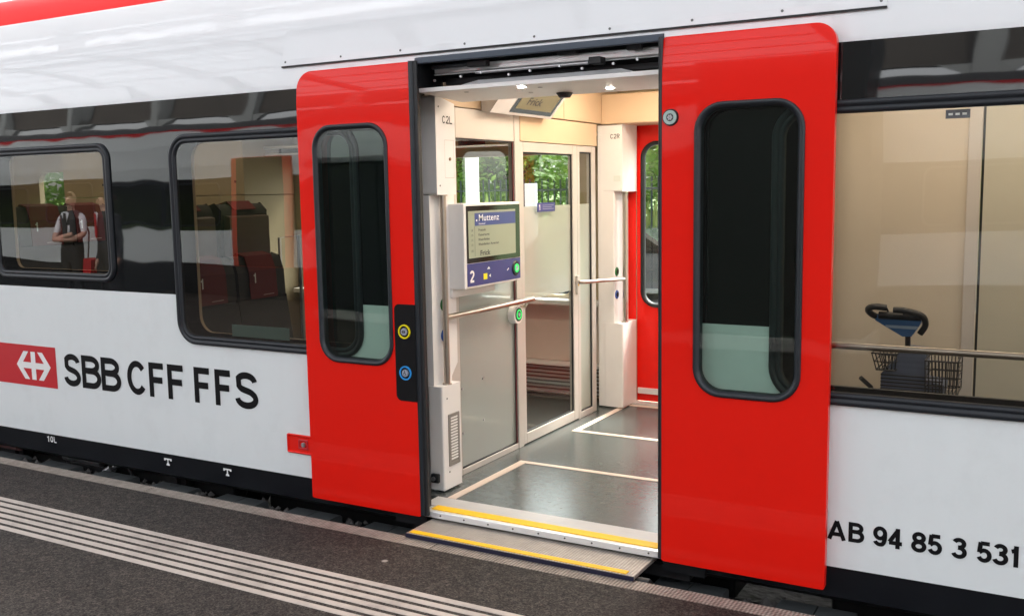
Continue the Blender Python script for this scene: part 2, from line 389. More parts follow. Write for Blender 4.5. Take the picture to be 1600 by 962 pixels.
# ledge beside the platform with rubber covers and loose stones between them
TROUGH = mat('dark_rubber_cover', (.06, .067, .07), .6, var=.2, vscale=12, bump=.001)
MB().box(XL, XR, -.244, .19, -.80, -.247).build('cable_ledge', GEAR, bed)
def stones(n, x0, x1):
    mb = MB(); R = random.Random(3)
    for i in range(n):
        cx, cy, r = R.uniform(x0, x1), R.uniform(-.05, .18), R.uniform(.014, .034)
        cz = -.247+r*.6+.015*(i % 2)
        vs = []
        for dx, dy, dz in ((1, 0, 0), (-1, 0, 0), (0, 1, 0), (0, -1, 0), (0, 0, 1), (0, 0, -1)):
            k = R.uniform(.6, 1.25)*r; vs.append((cx+dx*k+R.uniform(-.3, .3)*r, cy+dy*k, cz+dz*k*.8))
        mb.add(vs, [(0, 2, 4), (2, 1, 4), (1, 3, 4), (3, 0, 4), (2, 0, 5), (1, 2, 5), (3, 1, 5), (0, 3, 5)])
    return mb
stones(900, -8, 3).build('track_gravel', mat('gravel_stone', (.075, .07, .068), .8, var=.5, vscale=30), kind='stuff')
cov = None
for k in range(-14, 9):
    X0 = -3.87+k*.565
    for j in (0, 1):
        xa = X0+j*.165
        me = MB().prism([(-.20, -.245), (.165, -.245), (.165, -.205), (.15, -.19), (-.19, -.19), (-.20, -.20)], 'x', xa, xa+.158).build('cover_plate', TROUGH, bed, bevel=.004)
# hall roof: arched ribs, purlins and opaque roof strips high over the platforms
HALL = empty('station_roof', (-5, -4, 9), 'arched steel and glass station roof spanning over the train and platform', 'roof')
ST = mat('roof_steel_paint', (.20, .21, .21), .6, var=.1)
RP = mat('roof_shade_board', (.38, .34, .29), .8, var=.15)
def ry(t): return -14+ t*18.6          # y across the span
def rz(t): return 6.2+4.6*math.sin(PI*min(max(t*.92+.04, 0), 1))
for i in range(-9, 7):
    x = i*3.6
    poly = [(ry(k/16), rz(k/16)) for k in range(17)]
    pr = poly+[(y, z-.35) for y, z in reversed(poly)]
    mb = MB()
    for k in range(16):
        (y0, z0), (y1, z1) = poly[k], poly[k+1]
        mb.add([(x-.09, y0, z0), (x+.09, y0, z0), (x+.09, y1, z1), (x-.09, y1, z1), (x-.09, y0, z0-.4), (x+.09, y0, z0-.4), (x+.09, y1, z1-.4), (x-.09, y1, z1-.4)],
               [(0, 1, 2, 3), (4, 5, 6, 7), (0, 3, 7, 4), (1, 2, 6, 5)])
    mb.build('arch_rib', ST, HALL)
for k in range(17):
    t = k/16
    MB().box(XL, XR, ry(t)-.06, ry(t)+.06, rz(t)+.01, rz(t)+.16).build('purlin', ST, HALL)
for k in (5, 7, 9, 10, 11, 12, 14):  # opaque bays picked to block overhead sky light on the platform
    t, t2 = k/16+.008, (k+1)/16-.008
    MB().add([(XL, ry(t), rz(t)+.2), (XR, ry(t), rz(t)+.2), (XR, ry(t2), rz(t2)+.2), (XL, ry(t2), rz(t2)+.2)], [(0, 1, 2, 3)]).build('roof_shade_panel', RP, HALL)
for x in (-1.6-2.0,):
    pil = empty('tall_occluder', (-2.6, -6.4, PZ), 'added broad dark pillar shape behind the camera blocking reflections in the right door', 'pillar')  # added unseen block that keeps the right door reflection dark
    dk = mat('occluder_cladding', (.025, .024, .022), .5, var=.15)
    MB().box(-3.45, -1.75, -6.8, -6.05, PZ+.15, 3.9).build('shaft', dk, pil, bevel=.03)
    MB().box(-3.5, -1.7, -6.85, -6.0, PZ, PZ+.15).build('plinth', CONC, pil, bevel=.01)
    MB().box(-3.52, -1.68, -6.87, -5.98, 3.9, 4.05).build('cap', ST, pil, bevel=.01)

KI = empty('low_occluder', (-6.4, -6.9, PZ), 'added long low dark kiosk standing in the middle of the platform', 'occluder')  # added unseen block hiding the opposite train from the door glass
KD = mat('occluder_dark_panel', (.02, .022, .025), .25, var=.2)
for k in range(5): MB().box(-8.9+k*1.05, -8.9+k*1.05+1.03, -7.2, -6.35, PZ+.12, 2.02).build('wall_panel', KD, KI, bevel=.01)
MB().box(-8.95, -3.6, -7.25, -6.3, PZ, PZ+.119).build('plinth', CONC, KI); MB().box(-9.0, -3.55, -7.3, -6.25, 2.021, 2.10).build('roof', ST, KI, bevel=.01)
# ------------------------------------------------------------------ the train car
T = empty('train_car', (-2.2, 1.45, 0), 'white red and black railway car with its red sliding doors open beside the platform', 'train')
L0, L1 = -11.5, 3.6
ZB, ZK, ZT = .056, 1.047, 2.0       # white bottom, white/black line, start of the curved upper side
WINS = [(-6.33, -5.134, 1.101, 1.958, .10), (-4.603, -3.215, .758, 1.982, .14), (-1.075, .95, .742, 1.962, .14), (-8.0, -6.75, 1.101, 1.958, .10)]
holes = [rrect(a+.02, b-.02, c+.02, d-.02, r-.01, 8) for a, b, c, d, r in WINS]
DX0, DX1, DZ1 = -2.845, -1.550, 2.286
def side_sheet(x0, x1, hs):
    return sheet([(x0, ZB), (x1, ZB), (x1, ZT), (x0, ZT)], hs, 0.0)
def split(mb, z, above):
    bm = bmesh.new(); vs = [bm.verts.new(v) for v in mb.v]
    for f in mb.f:
        try: bm.faces.new([vs[i] for i in f])
        except ValueError: pass
    geo = bm.verts[:]+bm.edges[:]+bm.faces[:]
    bmesh.ops.bisect_plane(bm, geom=geo, plane_co=(0, 0, z), plane_no=(0, 0, 1), clear_outer=not above, clear_inner=above)
    out = MB(); bm.verts.index_update(); out.v = [tuple(v.co) for v in bm.verts]; out.f = [[v.index for v in f.verts] for f in bm.faces]; out.sm = [False]*len(out.f)
    bm.free(); return out
low = MB(); blk = MB()
for (xa, xb, hh) in ((L0, DX0, [holes[0], holes[1], holes[3]]), (DX1, L1, [holes[2]])):
    sh = side_sheet(xa, xb, hh)
    a = split(sh, ZK, False); b = split(sh, ZK, True)
    low.add(a.v, a.f); blk.add(b.v, b.f)
low.add([(L0, .0, ZB), (DX0, .0, ZB), (DX0, .012, ZB-.004), (L0, .012, ZB-.004)], [(0, 1, 2, 3)])
low.add([(DX1, .0, ZB), (L1, .0, ZB), (L1, .012, ZB-.004), (DX1, .012, ZB-.004)], [(0, 1, 2, 3)])
low.build('lower_side_panel', WHITE, T)
PROF = [(2.0, 0), (2.06, .0005), (2.12, .0025), (2.185, .006), (2.24, .011), (2.286, .016), (2.34, .024), (2.42, .040), (2.50, .064), (2.545, .085), (2.56, .098), (2.65, .165), (2.74, .235), (2.822, .305), (2.95, .43), (3.05, .57), (3.13, .78), (3.17, 1.1), (3.18, 1.45)]
def py_(z):
    for (a, b), (c, d) in zip(PROF, PROF[1:]):
        if a <= z <= c: return b+(d-b)*(z-a)/(c-a)
def curved(x0, x1, za, zb, mb):
    pts = [(z, y) for z, y in PROF if za <= z <= zb]
    vs = [(x, y, z) for z, y in pts for x in (x0, x1)]
    mb.add(vs, [(2*i, 2*i+1, 2*i+3, 2*i+2) for i in range(len(pts)-1)], True)
c1 = MB(); curved(L0, DX0, 2.0, 2.185, c1); curved(DX1, L1, 2.0, 2.185, c1)
c1.add(blk.v, blk.f); c1.build('window_band', BLACKG, T)
c2 = MB(); curved(L0, DX0, 2.185, 2.286, c2); curved(DX1, L1, 2.185, 2.286, c2); curved(L0, L1, 2.286, 2.822, c2); c2.build('upper_side_panel', ROOFW, T)
c3 = MB(); curved(L0, L1, 2.822, 3.18, c3); c3.build('roof_edge', REDROOF, T)
# the far half of the body
W = 2.9
farh = [rrect(-6.13, -3.36, .80, 1.90, .12), rrect(-9.9, -8.7, 1.1, 1.9, .12), rrect(-2.80, -2.32, .745, 1.955, .12), rrect(-2.07, -1.60, .745, 1.955, .12), rrect(-.9, 1.6, .8, 1.9, .12)]
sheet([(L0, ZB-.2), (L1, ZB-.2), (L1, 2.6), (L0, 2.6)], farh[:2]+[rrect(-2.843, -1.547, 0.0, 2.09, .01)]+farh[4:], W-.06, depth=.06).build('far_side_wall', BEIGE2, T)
MB().add([(L0, W-.0, 2.6), (L1, W, 2.6), (L1, 1.45, 3.18), (L0, 1.45, 3.18)], [(0, 1, 2, 3)]).build('roof_skin', mat('grey_roof', (.3, .3, .3), .6), T)
for i in (0, 1, 4):
    MB().add([(u, W-.02, v) for u, v in farh[i]], [list(range(len(farh[i])))]).build('far_window_pane', G_FAR, T)
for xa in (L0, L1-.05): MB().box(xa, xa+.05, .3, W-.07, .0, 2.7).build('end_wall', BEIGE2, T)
# floor, ceiling
MB().box(L0+.05, L1-.05, .19, W-.066, -.06, 0).build('floor', FLOOR, T)
MB().box(L0+.05, -4.86, .105, 1.9, .001, .34).build('raised_floor', FLOOR, T)
MB().box(L0+.05, -3.05, .12, W-.066, 2.42, 2.46).build('saloon_ceiling', CEIL, T)
MB().box(-3.05, -1.3, .44, W-.066, 2.42, 2.46).build('vestibule_ceiling', CEIL, T)
MB().box(-1.3, L1-.05, .12, W-.066, 2.42, 2.46).build('cabin_ceiling', CEIL, T)
MB().box(-2.75, -1.6, .95, 1.35, 2.40, 2.415).build('ceiling_light', PANL, T, bevel=.004)
MB().box(-2.75, -1.6, 1.75, 2.1, 2.40, 2.415).build('ceiling_light', PANL, T, bevel=.004)
MB().box(L0+.2, -3.3, 1.2, 1.4, 2.40, 2.415).build('ceiling_light', PANS, T, bevel=.004)
MB().box(-1.1, L1-.3, 1.0, 1.25, 2.40, 2.415).build('ceiling_light', PANL, T, bevel=.004)
# black inner structure behind the side between the windows (keeps the body closed)
lin = [rrect(a+.085, b-.085, c+.06, d-.045, max(.06, r-.04), 8) for a, b, c, d, r in WINS]
sheet([(L0, .0), (DX0-.16, .0), (DX0-.16, 2.42), (L0, 2.42)], [lin[0], lin[1], lin[3]], .085, depth=.02).build('inner_lining', BEIGE, T)
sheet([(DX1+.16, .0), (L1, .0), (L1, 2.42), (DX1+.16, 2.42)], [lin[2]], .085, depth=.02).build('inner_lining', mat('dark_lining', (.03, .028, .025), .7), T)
for (a, b, c, d, r), lp in zip(WINS, lin):
    # dark reveal between glass and lining
    n = 8
    P1 = rrect(a+.03, b-.03, c+.03, d-.03, r-.02, n); P2 = rrect(a+.085, b-.085, c+.06, d-.045, max(.06, r-.04), n); k = len(P1)
    mb = MB(); mb.add([(u, .012, v) for u, v in P1]+[(u, .083, v) for u, v in P2], [(i, (i+1) % k, k+(i+1) % k, k+i) for i in range(k)], True)
    if True:
        wf = ringprof(a, b, c, d, r, [(-.001, .0), (.0, -.012), (.006, -.018), (.022, -.018), (.026, -.010), (.029, -.010), (.033, -.015), (.046, -.014), (.052, -.004), (.053, .012)])
        o = wf.build('window_frame', FRAME, T)
        mb.build('reveal', mat('reveal_black', (.004, .004, .004), .9, ior=1.05), o)
        G = G_RIGHT if a > -2 else G_SAL
        poly = rrect(a+.045, b-.045, c+.045, d-.045, r-.03, n)
        poly3(poly, -.003).build('window_pane', G, o)
# door-header gutter with its screws, roof cover
gb = MB(); gb.add([(-3.715, py_(2.308)-.010, 2.308), (-.649, py_(2.308)-.010, 2.308), (-.649, py_(2.34)-.009, 2.34), (-3.715, py_(2.34)-.009, 2.34), (-3.715, py_(2.50)-.004, 2.50), (-.649, py_(2.50)-.004, 2.50), (-3.715, .03, 2.3075), (-.649, .03, 2.3075), (-3.715, .07, 2.5), (-.649, .07, 2.5)],
    [(0, 1, 2, 3), (3, 2, 5, 4), (0, 6, 7, 1), (0, 3, 4, 8, 6), (1, 7, 9, 5, 2)])
gut = gb.build('door_cover_panel', ROOFW, T)
MB().box(-3.716, -.648, .008, .019, 2.2995, 2.3070).build('shadow_strip', RUB, gut)  # black strip standing in for the shadow line under the panel edge
SCRW = mat('screw_head', (.12, .12, .12), .4, .7)
for i in range(9):
    xx = -3.69+i*(3.02/8)
    MB().disc((xx, py_(2.33)-.009, 2.328), (0, -1, .15), .006, .0025, 10).build('screw', SCRW, gut)
# lettering on the side
for ch, a, b in zip('SBBCFFFFS', (-5.702, -5.522, -5.333, -5.088, -4.889, -4.725, -4.498, -4.326, -4.165), (-5.546, -5.346, -5.157, -4.918, -4.757, -4.587, -4.367, -4.197, -3.996)):
    g_ = MB(); glyph(g_, ch, a-.004, b+.004, .405, .620, .0390, FY(-.002)); g_.build('operator_letter', PBLACK, T)
num = []
for ch, a, b in zip('AB94853531', (-.822, -.738, -.643, -.586, -.497, -.438, -.35, -.262, -.205, -.150), (-.748, -.676, -.587, -.528, -.440, -.382, -.293, -.206, -.149, -.105)):
    g_ = MB(); glyph(g_, ch, a, b, .175, .259, .0165, FY(-.002)); g_.build('number_letter' if ch in 'AB' else 'number_digit', PBLACK, T)
lp = poly3([(-7.35, .374), (-5.783, .374), (-5.783, .650), (-7.35, .650)], -.0015).build('logo_plate', LRED, T)
hx = MB(); P = FY(-.003); cx, cz = -6.021, .512; R_, h = .181, .095
for sx in (-1, 1):
    for sz in (-1, 1):
        hx.add([P(cx+sx*R_, cz, 0), P(cx+sx*(R_-.052), cz, 0), P(cx+sx*(.047), cz+sz*h, 0), P(cx+sx*(.099), cz+sz*h, 0)], [(0, 1, 2, 3)])
hx.add([P(cx-.024, cz-h, .0004), P(cx+.024, cz-h, .0004), P(cx+.024, cz+h, .0004), P(cx-.024, cz+h, .0004)], [(0, 1, 2, 3)])
hx.add([P(cx-.155, cz-.021, .0002), P(cx+.155, cz-.021, .0002), P(cx+.155, cz+.021, .0002), P(cx-.155, cz+.021, .0002)], [(0, 1, 2, 3)])
hx.build('cross_emblem', PWHITE, lp)
# recessed red emergency handle
hb = ringprof(-3.782, -3.50, .188, .297, .008, [(0, 0), (.001, -.008), (.008, -.010), (.012, -.002)]).add([(-3.77, -.002, .2), (-3.51, -.002, .2), (-3.51, -.002, .285), (-3.77, -.002, .285)], [(0, 1, 2, 3)]).build('handle_plate', RED, T)
ringprof(-3.70, -3.63, .215, .272, .006, [(0, -.002), (.002, -.008), (.008, -.008), (.010, -.003)]).build('lock_recess', LRED, hb)
MB().disc((-3.662, -.002, .243), (0, -1, 0), .014, .010, 14).box(-3.667, -3.657, -.016, -.011, .232, .254).build('square_lock', SILV, hb)
# solebar and its marks
SBM = mat('solebar_paint', (.009, .010, .013), .35, ior=1.5, var=.3)
def sole(x0, x1, zt): return MB().add([(x0, .012, zt), (x1, .012, zt), (x1, .03, -.085), (x0, .03, -.085), (x1, .12, -.135), (x0, .12, -.135), (x1, .6, -.15), (x0, .6, -.15)], [(0, 1, 2, 3), (3, 2, 4, 5), (5, 4, 6, 7)]).build('solebar', SBM, T)
sb = sole(L0, DX0, ZB-.004); sole(DX0+.001, DX1-.001, -.062); sole(DX1, L1, ZB-.004)
m10 = MB()
for i, ch in enumerate('10L'): glyph(m10, ch, -5.958+i*.036, -5.928+i*.036, -.005, .037, .0072, FY(.012))
m10.build('axle_mark', PWHITE, sb)
for xx in (-4.784, -4.279):
    MB().add([(xx+u, .011, -.022+v) for u, v in ((-.033, .045), (.033, .045), (.033, .030), (.022, .030), (.018, .036), (.005, .036), (.005, .016), (.014, .008), (.014, .0), (-.014, .0), (-.014, .008), (-.005, .016), (-.005, .036), (-.018, .036), (-.022, .030), (-.033, .030))], [list(range(16))]).build('jacking_mark', PWHITE, sb)
# underfloor gear and bogie
for bx_ in ((L0, -7.4, .45, 2.4, -.45, -.151), (-4.55, -1.4, .62, 2.3, -.46, -.151), (-.9, L1, .5, 2.3, -.5, -.151)): MB().box(*bx_).build('equipment_box', UNDER, T, bevel=.02)
bg_ = MB().box(-7.2, -4.6, .36, .50, -.33, -.17).box(-6.2, -5.7, .3, .5, -.40, -.16).build('bogie_frame', UNDER, T, bevel=.03)
for xx in (-6.75, -5.05):
    MB().disc((xx, .80, -.22), (0, -1, 0), .40, .12, 40).build('wheel', GEAR, bg_)
    MB().disc((xx, .50, -.22), (0, -1, 0), .11, .22, 24).disc((xx, .28, -.22), (0, -1, 0), .06, .03, 20).build('axle_box', GEAR, bg_)
MB().tube([(-6.75, .20, -.15), (-6.55, .20, -.15)], .035, 16).build('air_spring', mat('pink_dust_rubber', (.20, .10, .10), .6), bg_)
MB().tube([(-6.04, .25, -.175), (-5.72, .25, -.185)], .028, 14).tube([(-6.10, .25, -.173), (-6.04, .25, -.175)], .038, 12).build('damper', SILV, bg_)
MB().tube([(-5.68, .24, -.25), (-5.60, .24, -.20)], .03, 12).tube([(-5.58, .24, -.19), (-5.48, .25, -.15)], .018, 12).build('damper_joint', SILV, bg_)
MB().tube([(-5.42, .22, -.17), (-5.37, .22, -.24), (-5.28, .22, -.36)], .009, 8).build('hose', GEAR, bg_)
MB().tube([(-6.45, .2, -.10), (-6.38, .18, -.14), (-6.3, .18, -.13), (-6.22, .2, -.17)], .012, 8).build('hose', GEAR, bg_)
MB().box(-6.10, -5.72, .28, .42, -.36, -.22).build('control_box', GEAR, bg_, bevel=.01)

# ---- doorway: reveal, header with mechanism, sill, step
dr = MB()
dr.box(DX0-.2, DX0, .004, .045, -.10, 2.0)
dr.box(DX1, DX1+.2, .004, .045, -.10, 2.0)
dr.box(DX0-.2, DX0, .02, .045, 2.0, 2.29)
dr.box(DX1, DX1+.2, .02, .045, 2.0, 2.29)
dr.box(DX0-.21, DX0-.155, .046, .253, -.10, 2.30)
dr.box(DX1+.155, DX1+.21, .046, .253, -.10, 2.30)
dr.box(DX0+.0005, DX1-.0005, .020, .034, 2.287, 2.30)
dr.box(DX0-.21, DX1+.21, .254, .43, 2.187, 2.41)
dr.box(DX0-.2, DX0, .046, .253, 2.14, 2.30)
dr.box(DX1, DX1+.2, .046, .253, 2.14, 2.30)
dr.box(DX0, DX1, .03, .30, 2.292, 2.31)
jb = dr.build('door_surround', RUB, T)
MB().box(DX0+.001, DX1-.001, -.002, .018, 2.252, 2.283).build('header_seal', mat('blue_grey_seal', (.045, .06, .085), .5), jb, bevel=.005)
rl = MB().box(DX0+.03, DX1-.001, .13, .16, 2.216, 2.252).box(DX0+.03, DX1-.001, .122, .134, 2.206, 2.214)
rail_ = rl.build('door_guide_rail', ALU, T, bevel=.004)
MB().box(-2.56, -1.95, .10, .125, 2.196, 2.212).build('drive_rod', SILV, rail_, bevel=.006)
MB().tube([(DX0+.06, .07, 2.238), (-2.58, .07, 2.240)], .011, 12).build('cylinder', RUBG, rail_)
for bx_ in ((-2.58, -2.47, .06, .10, 2.226, 2.252), (-1.93, -1.87, .06, .12, 2.19, 2.222), (-2.1, -2.0, .08, .11, 2.245, 2.26), (-1.75, -1.68, .07, .10, 2.238, 2.262)): MB().box(*bx_).build('carriage_block', GEAR, rail_, bevel=.004)
MB().box(DX0+.05, -1.62, .20, .24, 2.165, 2.195).build('bracket_bar', GEAR, rail_, bevel=.003)
for i in range(9):
    xx = -2.78+i*.135+(.02 if i % 2 else 0)
    MB().disc((xx, .085, 2.176+.01*(i % 3)), (0, -1, 0), .006, .01, 10).build('bolt', SILV, rail_)
# header tray below the mechanism with two small lamps
hd = MB()
hd.prism([(.035, 2.118), (.035, 2.139), (.075, 2.139), (.43, 2.185), (.43, 2.098)], 'x', DX0+.0, DX1-.0)
hd2 = hd.build('header_tray', INW, T, bevel=.002)
MB().add([(-2.60, .038, 2.140), (-1.70, .038, 2.140), (-1.78, .085, 2.163), (-2.53, .085, 2.163)], [(0, 1, 2, 3)]).box(-2.52, -1.79, .086, .10, 2.141, 2.162).build('tray_flange', ALU, hd2)
for xx, yy in ((-2.29, .085), (-1.93, .30)):
    z_ = 2.118-(yy-.035)/.395*.02
    MB().ringd((xx, yy, z_), (0, 0, -1), .028, .02, .003).build('lamp_ring', SILV, hd2)
    MB().disc((xx, yy, z_), (0, 0, -1), .020, .0022).build('spot_lens', LAMPE, hd2)
MB().disc((-2.20, .36, 2.101), (0, 0, -1), .042, .022, r2=.028).build('camera_dome', RUB, hd2)
for xx, yy in ((-2.34, .27), (-2.22, .14), (-2.62, .12)):
    MB().disc((xx, yy, 2.118-(yy-.035)/.395*.02), (0, 0, -1), .012, .001, 12).build('fixing', SCRW, hd2)
sl_ = MB().box(-2.90, DX1+.04, .05, .19, -.05, .0015).build('door_sill', SILLM, T)
MB().box(-2.90, DX1+.04, -.028, .05, -.034, -.001).build('sill_lip', ALU, sl_, bevel=.003)
MB().box(-2.815, -1.575, .002, .064, -.001, .003).build('yellow_strip', YEL, sl_)
for i in range(9): MB().disc((-2.74+i*.142, -.028, -.017), (0, -1, 0), .0045, .002, 10).build('screw', SCRW, sl_)
st = MB().box(-2.80, -1.585, -.247, .10, -.062, -.045).build('sliding_step', TREAD, T, bevel=.002)
MB().box(-2.785, -1.625, -.238, -.203, -.045, -.0415).build('yellow_strip', YEL, st)
MB().box(-2.80, -1.585, -.252, -.2475, -.066, -.046).build('step_edge', NAVY, st)
MB().tube([(-1.585, -.20, -.085), (-1.53, -.20, -.085)], .022, 12).build('step_roller', GEAR, st); MB().tube([(-2.87, -.20, -.10), (-2.81, -.20, -.10)], .022, 12).build('step_roller', GEAR, st)
MB().box(-2.95, -1.43, .03, .6, -.14, -.07).build('step_cassette', UNDER, st)
# floor lines
def q(x0, x1, y0, y1): MB().box(x0, x1, y0, y1, .0002, .003).build('floor_line', LINE, T)
q(-2.84, -2.79, .1905, 1.0); q(-2.7899, -1.5, .96, 1.0)
q(-2.885, -1.5, 1.79, 1.835); q(-2.885, -2.84, 1.8352, 2.72); q(-2.8398, -1.5, 2.68, 2.72)
MB().box(-2.985, -2.844, 2.834, 2.8385, .0, 2.088).build('far_door_frame', RED, T)
MB().box(-2.84, -1.55, 2.73, 2.833, .0005, .012).build('far_sill', SILLM, T)

# ---- door leaves
def leaf(x0, x1, yf, th, face, wx0, wx1, label, round_side):
    """face -1: outer face towards -Y; x0..x1 leaf, window wx0..wx1"""
    rr = (.012, .012, .085, .012) if round_side > 0 else (.012, .012, .012, .085)
    zt = 2.262
    out = rrect(x0, x1, -.028, zt, rr, 8); hole = rrect(wx0+.012, wx1-.012, .753, 1.968, .11, 9)
    shm = sheet(out, [hole], yf, depth=th); bm = bmesh.new(); vs = [bm.verts.new(v) for v in shm.v]
    for f in shm.f: bm.faces.new([vs[i] for i in f])
    bmesh.ops.remove_doubles(bm, verts=bm.verts, dist=1e-5)
    for zz in (2.06, 2.09, 2.12, 2.15, 2.18, 2.21, 2.24):
        bmesh.ops.bisect_plane(bm, geom=bm.verts[:]+bm.edges[:]+bm.faces[:], plane_co=(0, 0, zz), plane_no=(0, 0, 1))
    for v in bm.verts:
        if v.co.z > 2.06: v.co.y += .55*(v.co.z-2.06)**2
    sh2 = MB(); bm.verts.index_update(); sh2.v = [tuple(v.co) for v in bm.verts]; sh2.f = [[v.index for v in f.verts] for f in bm.faces]; sh2.sm = [False]*len(sh2.f); bm.free()
    d = sh2.build('sliding_door', RED, T, label=label); d.data.polygons.foreach_set('use_smooth', [True]*len(d.data.polygons))
    if hasattr(d.data, 'set_sharp_from_angle'): d.data.set_sharp_from_angle(angle=.6)
    ringprof(wx0, wx1, .741, 1.98, .12, [(0, yf), (.001, yf-.006), (.006, yf-.010), (.016, yf-.010), (.022, yf-.002), (.030, yf+.006), (.030, yf+th)]).build('window_seal', RUBG, d)
    poly3(rrect(wx0+.025, wx1-.025, .766, 1.955, .1, 9), yf+.004).build('window_pane', G_DOOR, d)
    return d
dl = leaf(-3.562, -2.84, -.06, .035, -1, -3.464, -2.979, 'left sliding door leaf with black button panel', -1)
MB().prism([(-2.839, -.062), (-2.818, -.058), (-2.808, -.045), (-2.818, -.03), (-2.839, -.026)], 'z', -.02, 2.262, True).build('edge_seal', RUBG, dl)
MB().prism([(-2.818, -.057), (-2.800, -.05), (-2.800, -.036), (-2.818, -.031)], 'z', -.02, 2.262, True).build('edge_seal', RUB, dl)
bp_ = sheet(rrect(-2.967, -2.8395, .573, 1.069, (.03, .003, .003, .03), 6), [], -.0635, depth=.003).build('button_panel', mat('button_panel_black', (.008, .008, .009), .35, ior=1.3), dl)
def button(cx, cz, y, ringm, icon, parent):
    MB().ringd((cx, y, cz), (0, -1, 0), .037, .029, .006).build('button_ring', ringm, parent)
    MB().disc((cx, y, cz), (0, -1, 0), .019, .008, 24, .018).build('push_button', BTN, parent)
    ic = MB(); yy = y-.0085
    if icon == 'open':
        for s in (-1, 1): ic.add([(cx+s*.012, yy, cz), (cx+s*.005, yy, cz+.009), (cx+s*.005, yy, cz-.009)], [(0, 1, 2)]).add([(cx+s*.002-.0012, yy, cz-.008), (cx+s*.002+.0012, yy, cz-.008), (cx+s*.002+.0012, yy, cz+.008), (cx+s*.002-.0012, yy, cz+.008)], [(0, 1, 2, 3)])
    else:
        ic.disc((cx-.001, yy+.002, cz+.0115), (0, -1, 0), .0026, .0022, 10)
        for k, stq in enumerate(([(-.001, .008), (-.001, -.001), (.005, -.001), (.008, -.010)], [(-.001, .004), (.005, .004)], arc(-.0015, -.004, .0065, .0065, 80, 330, 12))):
            ribbon(ic, [(cx+a, cz+b) for a, b in stq], .0026, FY(yy), k*.0002)
    ic.build('button_symbol', PBLACK, parent)
button(-2.906, .930, -.0635, YELP, 'open', dl); button(-2.906, .718, -.0635, LBLUE, 'wheel', dl)
dr_ = leaf(-1.531, -.818, -.06, .035, -1, -1.388, -.930, 'right sliding door leaf with round lock near its top', 1)
MB().prism([(-1.532, -.062), (-1.540, -.058), (-1.543, -.045), (-1.540, -.03), (-1.532, -.026)], 'z', -.02, 2.262, True).build('edge_seal', RUBG, dr_)
MB().prism([(-1.542, -.057), (-1.551, -.05), (-1.551, -.036), (-1.542, -.031)], 'z', -.02, 2.262, True).build('edge_seal', RUB, dr_)
LK = (-1.492, -.0605, 1.925)
MB().disc(LK, (0, -1, 0), .036, .008, 32, .034).build('lock_base', RUB, dr_)
MB().ringd((LK[0], LK[1]-.008, LK[2]), (0, -1, 0), .030, .016, .004).build('lock_ring', mat('lock_ring_metal', (.45, .58, .55), .3, .6), dr_)
lk = MB()
for k in range(6):
    a = k*PI/3; lk.add([(LK[0]+math.cos(a+s)*r, LK[1]-.0115, LK[2]+math.sin(a+s)*r) for s, r in ((-.35, .0125), (.35, .0125), (.9, .003), (-.9, .003))], [(0, 1, 2, 3)])
lk.build('lock_core', SILV, dr_)
# far doors (closed)
for xa, xb, wa, wb in ((-2.84, -2.2, -2.81, -2.315), (-2.19, -1.55, -2.075, -1.585)):
    out = rrect(xa, xb, .012, 2.088, .004, 1); hole = rrect(wa+.012, wb-.012, .745, 1.96, .10, 9)
    d = sheet(out, [hole], W-.055, depth=.03).build('far_door_leaf', RED, T)
    ringprof(wa, wb, .733, 1.972, .12, [(0, W-.055), (.002, W-.064), (.022, W-.064), (.030, W-.045), (.030, W-.03)]).build('window_seal', RUB, d)
    poly3(rrect(wa+.02, wb-.02, .755, 1.95, .1, 9), W-.04).build('window_pane', G_FAR, d)
MB().box(-2.83, -2.21, W-.075, W-.056, .07, .115).build('kick_rail', ALU, d, bevel=.004)
# vestibule wall above and around the far door
MB().box(-2.99, -1.36, 2.53, 2.84, 2.088, 2.30).build('far_header', BEIGE, T, bevel=.008)
MB().box(-3.06, -2.99, .44, 2.835, 2.095, 2.41).build('upper_wall_panel', BEIGE, T, bevel=.003)
MB().box(-3.055, -2.995, 1.955, 1.957, 2.096, 2.10).build('panel_joint', RUB, T)
MB().box(-2.9895, -2.9885, 1.93, 1.934, 2.096, 2.41).build('panel_joint', mat('panel_joint_brown', (.3, .2, .12), .6), T)
MB().box(-1.36, -1.30, .2, 2.835, 0, 2.41).build('right_vestibule_wall', INW, T)  # hidden wall, made white to bounce light into the entrance

# ------------------------------------------------------------------ interior fittings of the vestibule
PX = -2.99
GP = empty('glass_partition', (-3.01, 1.45, 0), 'glazed partition wall with a frosted glass door dividing the entrance area from the seats', 'partition')
def fb(y0, y1, z0, z1, par=GP, m=ALUP, dx=0): return MB().box(PX-.04-dx, PX+dx, y0, y1, z0, z1).build('frame_bar', m, par, bevel=.003)
fb(.44, .585, .0, 2.09); fb(.586, 1.245, .0, .035); fb(.586, 1.245, 1.925, 2.09); fb(1.246, 1.312, 0, 2.09, dx=.004)
MB().box(PX-.05, PX+.008, 1.313, 2.44, 1.93, 2.085).build('transom_cover', BEIGE, GP, bevel=.003)
fb(2.365, 2.43, 0, 1.928); fb(2.125, 2.165, 0, 1.928, dx=.002); fb(2.166, 2.364, 0, .045); fb(2.166, 2.364, 1.885, 1.928)
def paneX(name, m, y0, y1, z0, z1, par, x=PX-.018): return MB().add([(x, y0, z0), (x, y1, z0), (x, y1, z1), (x, y0, z1)], [(0, 1, 2, 3)]).build(name, m, par)
paneX('glass_pane', G_CLR, .586, 1.244, 1.10, 1.924, GP); paneX('frosted_pane', G_FROST2, .586, 1.244, .036, 1.0995, GP)
paneX('glass_pane', G_CLR, 2.166, 2.364, 1.525, 1.884, GP); paneX('frosted_pane', G_FROST, 2.166, 2.364, .046, 1.5245, GP)
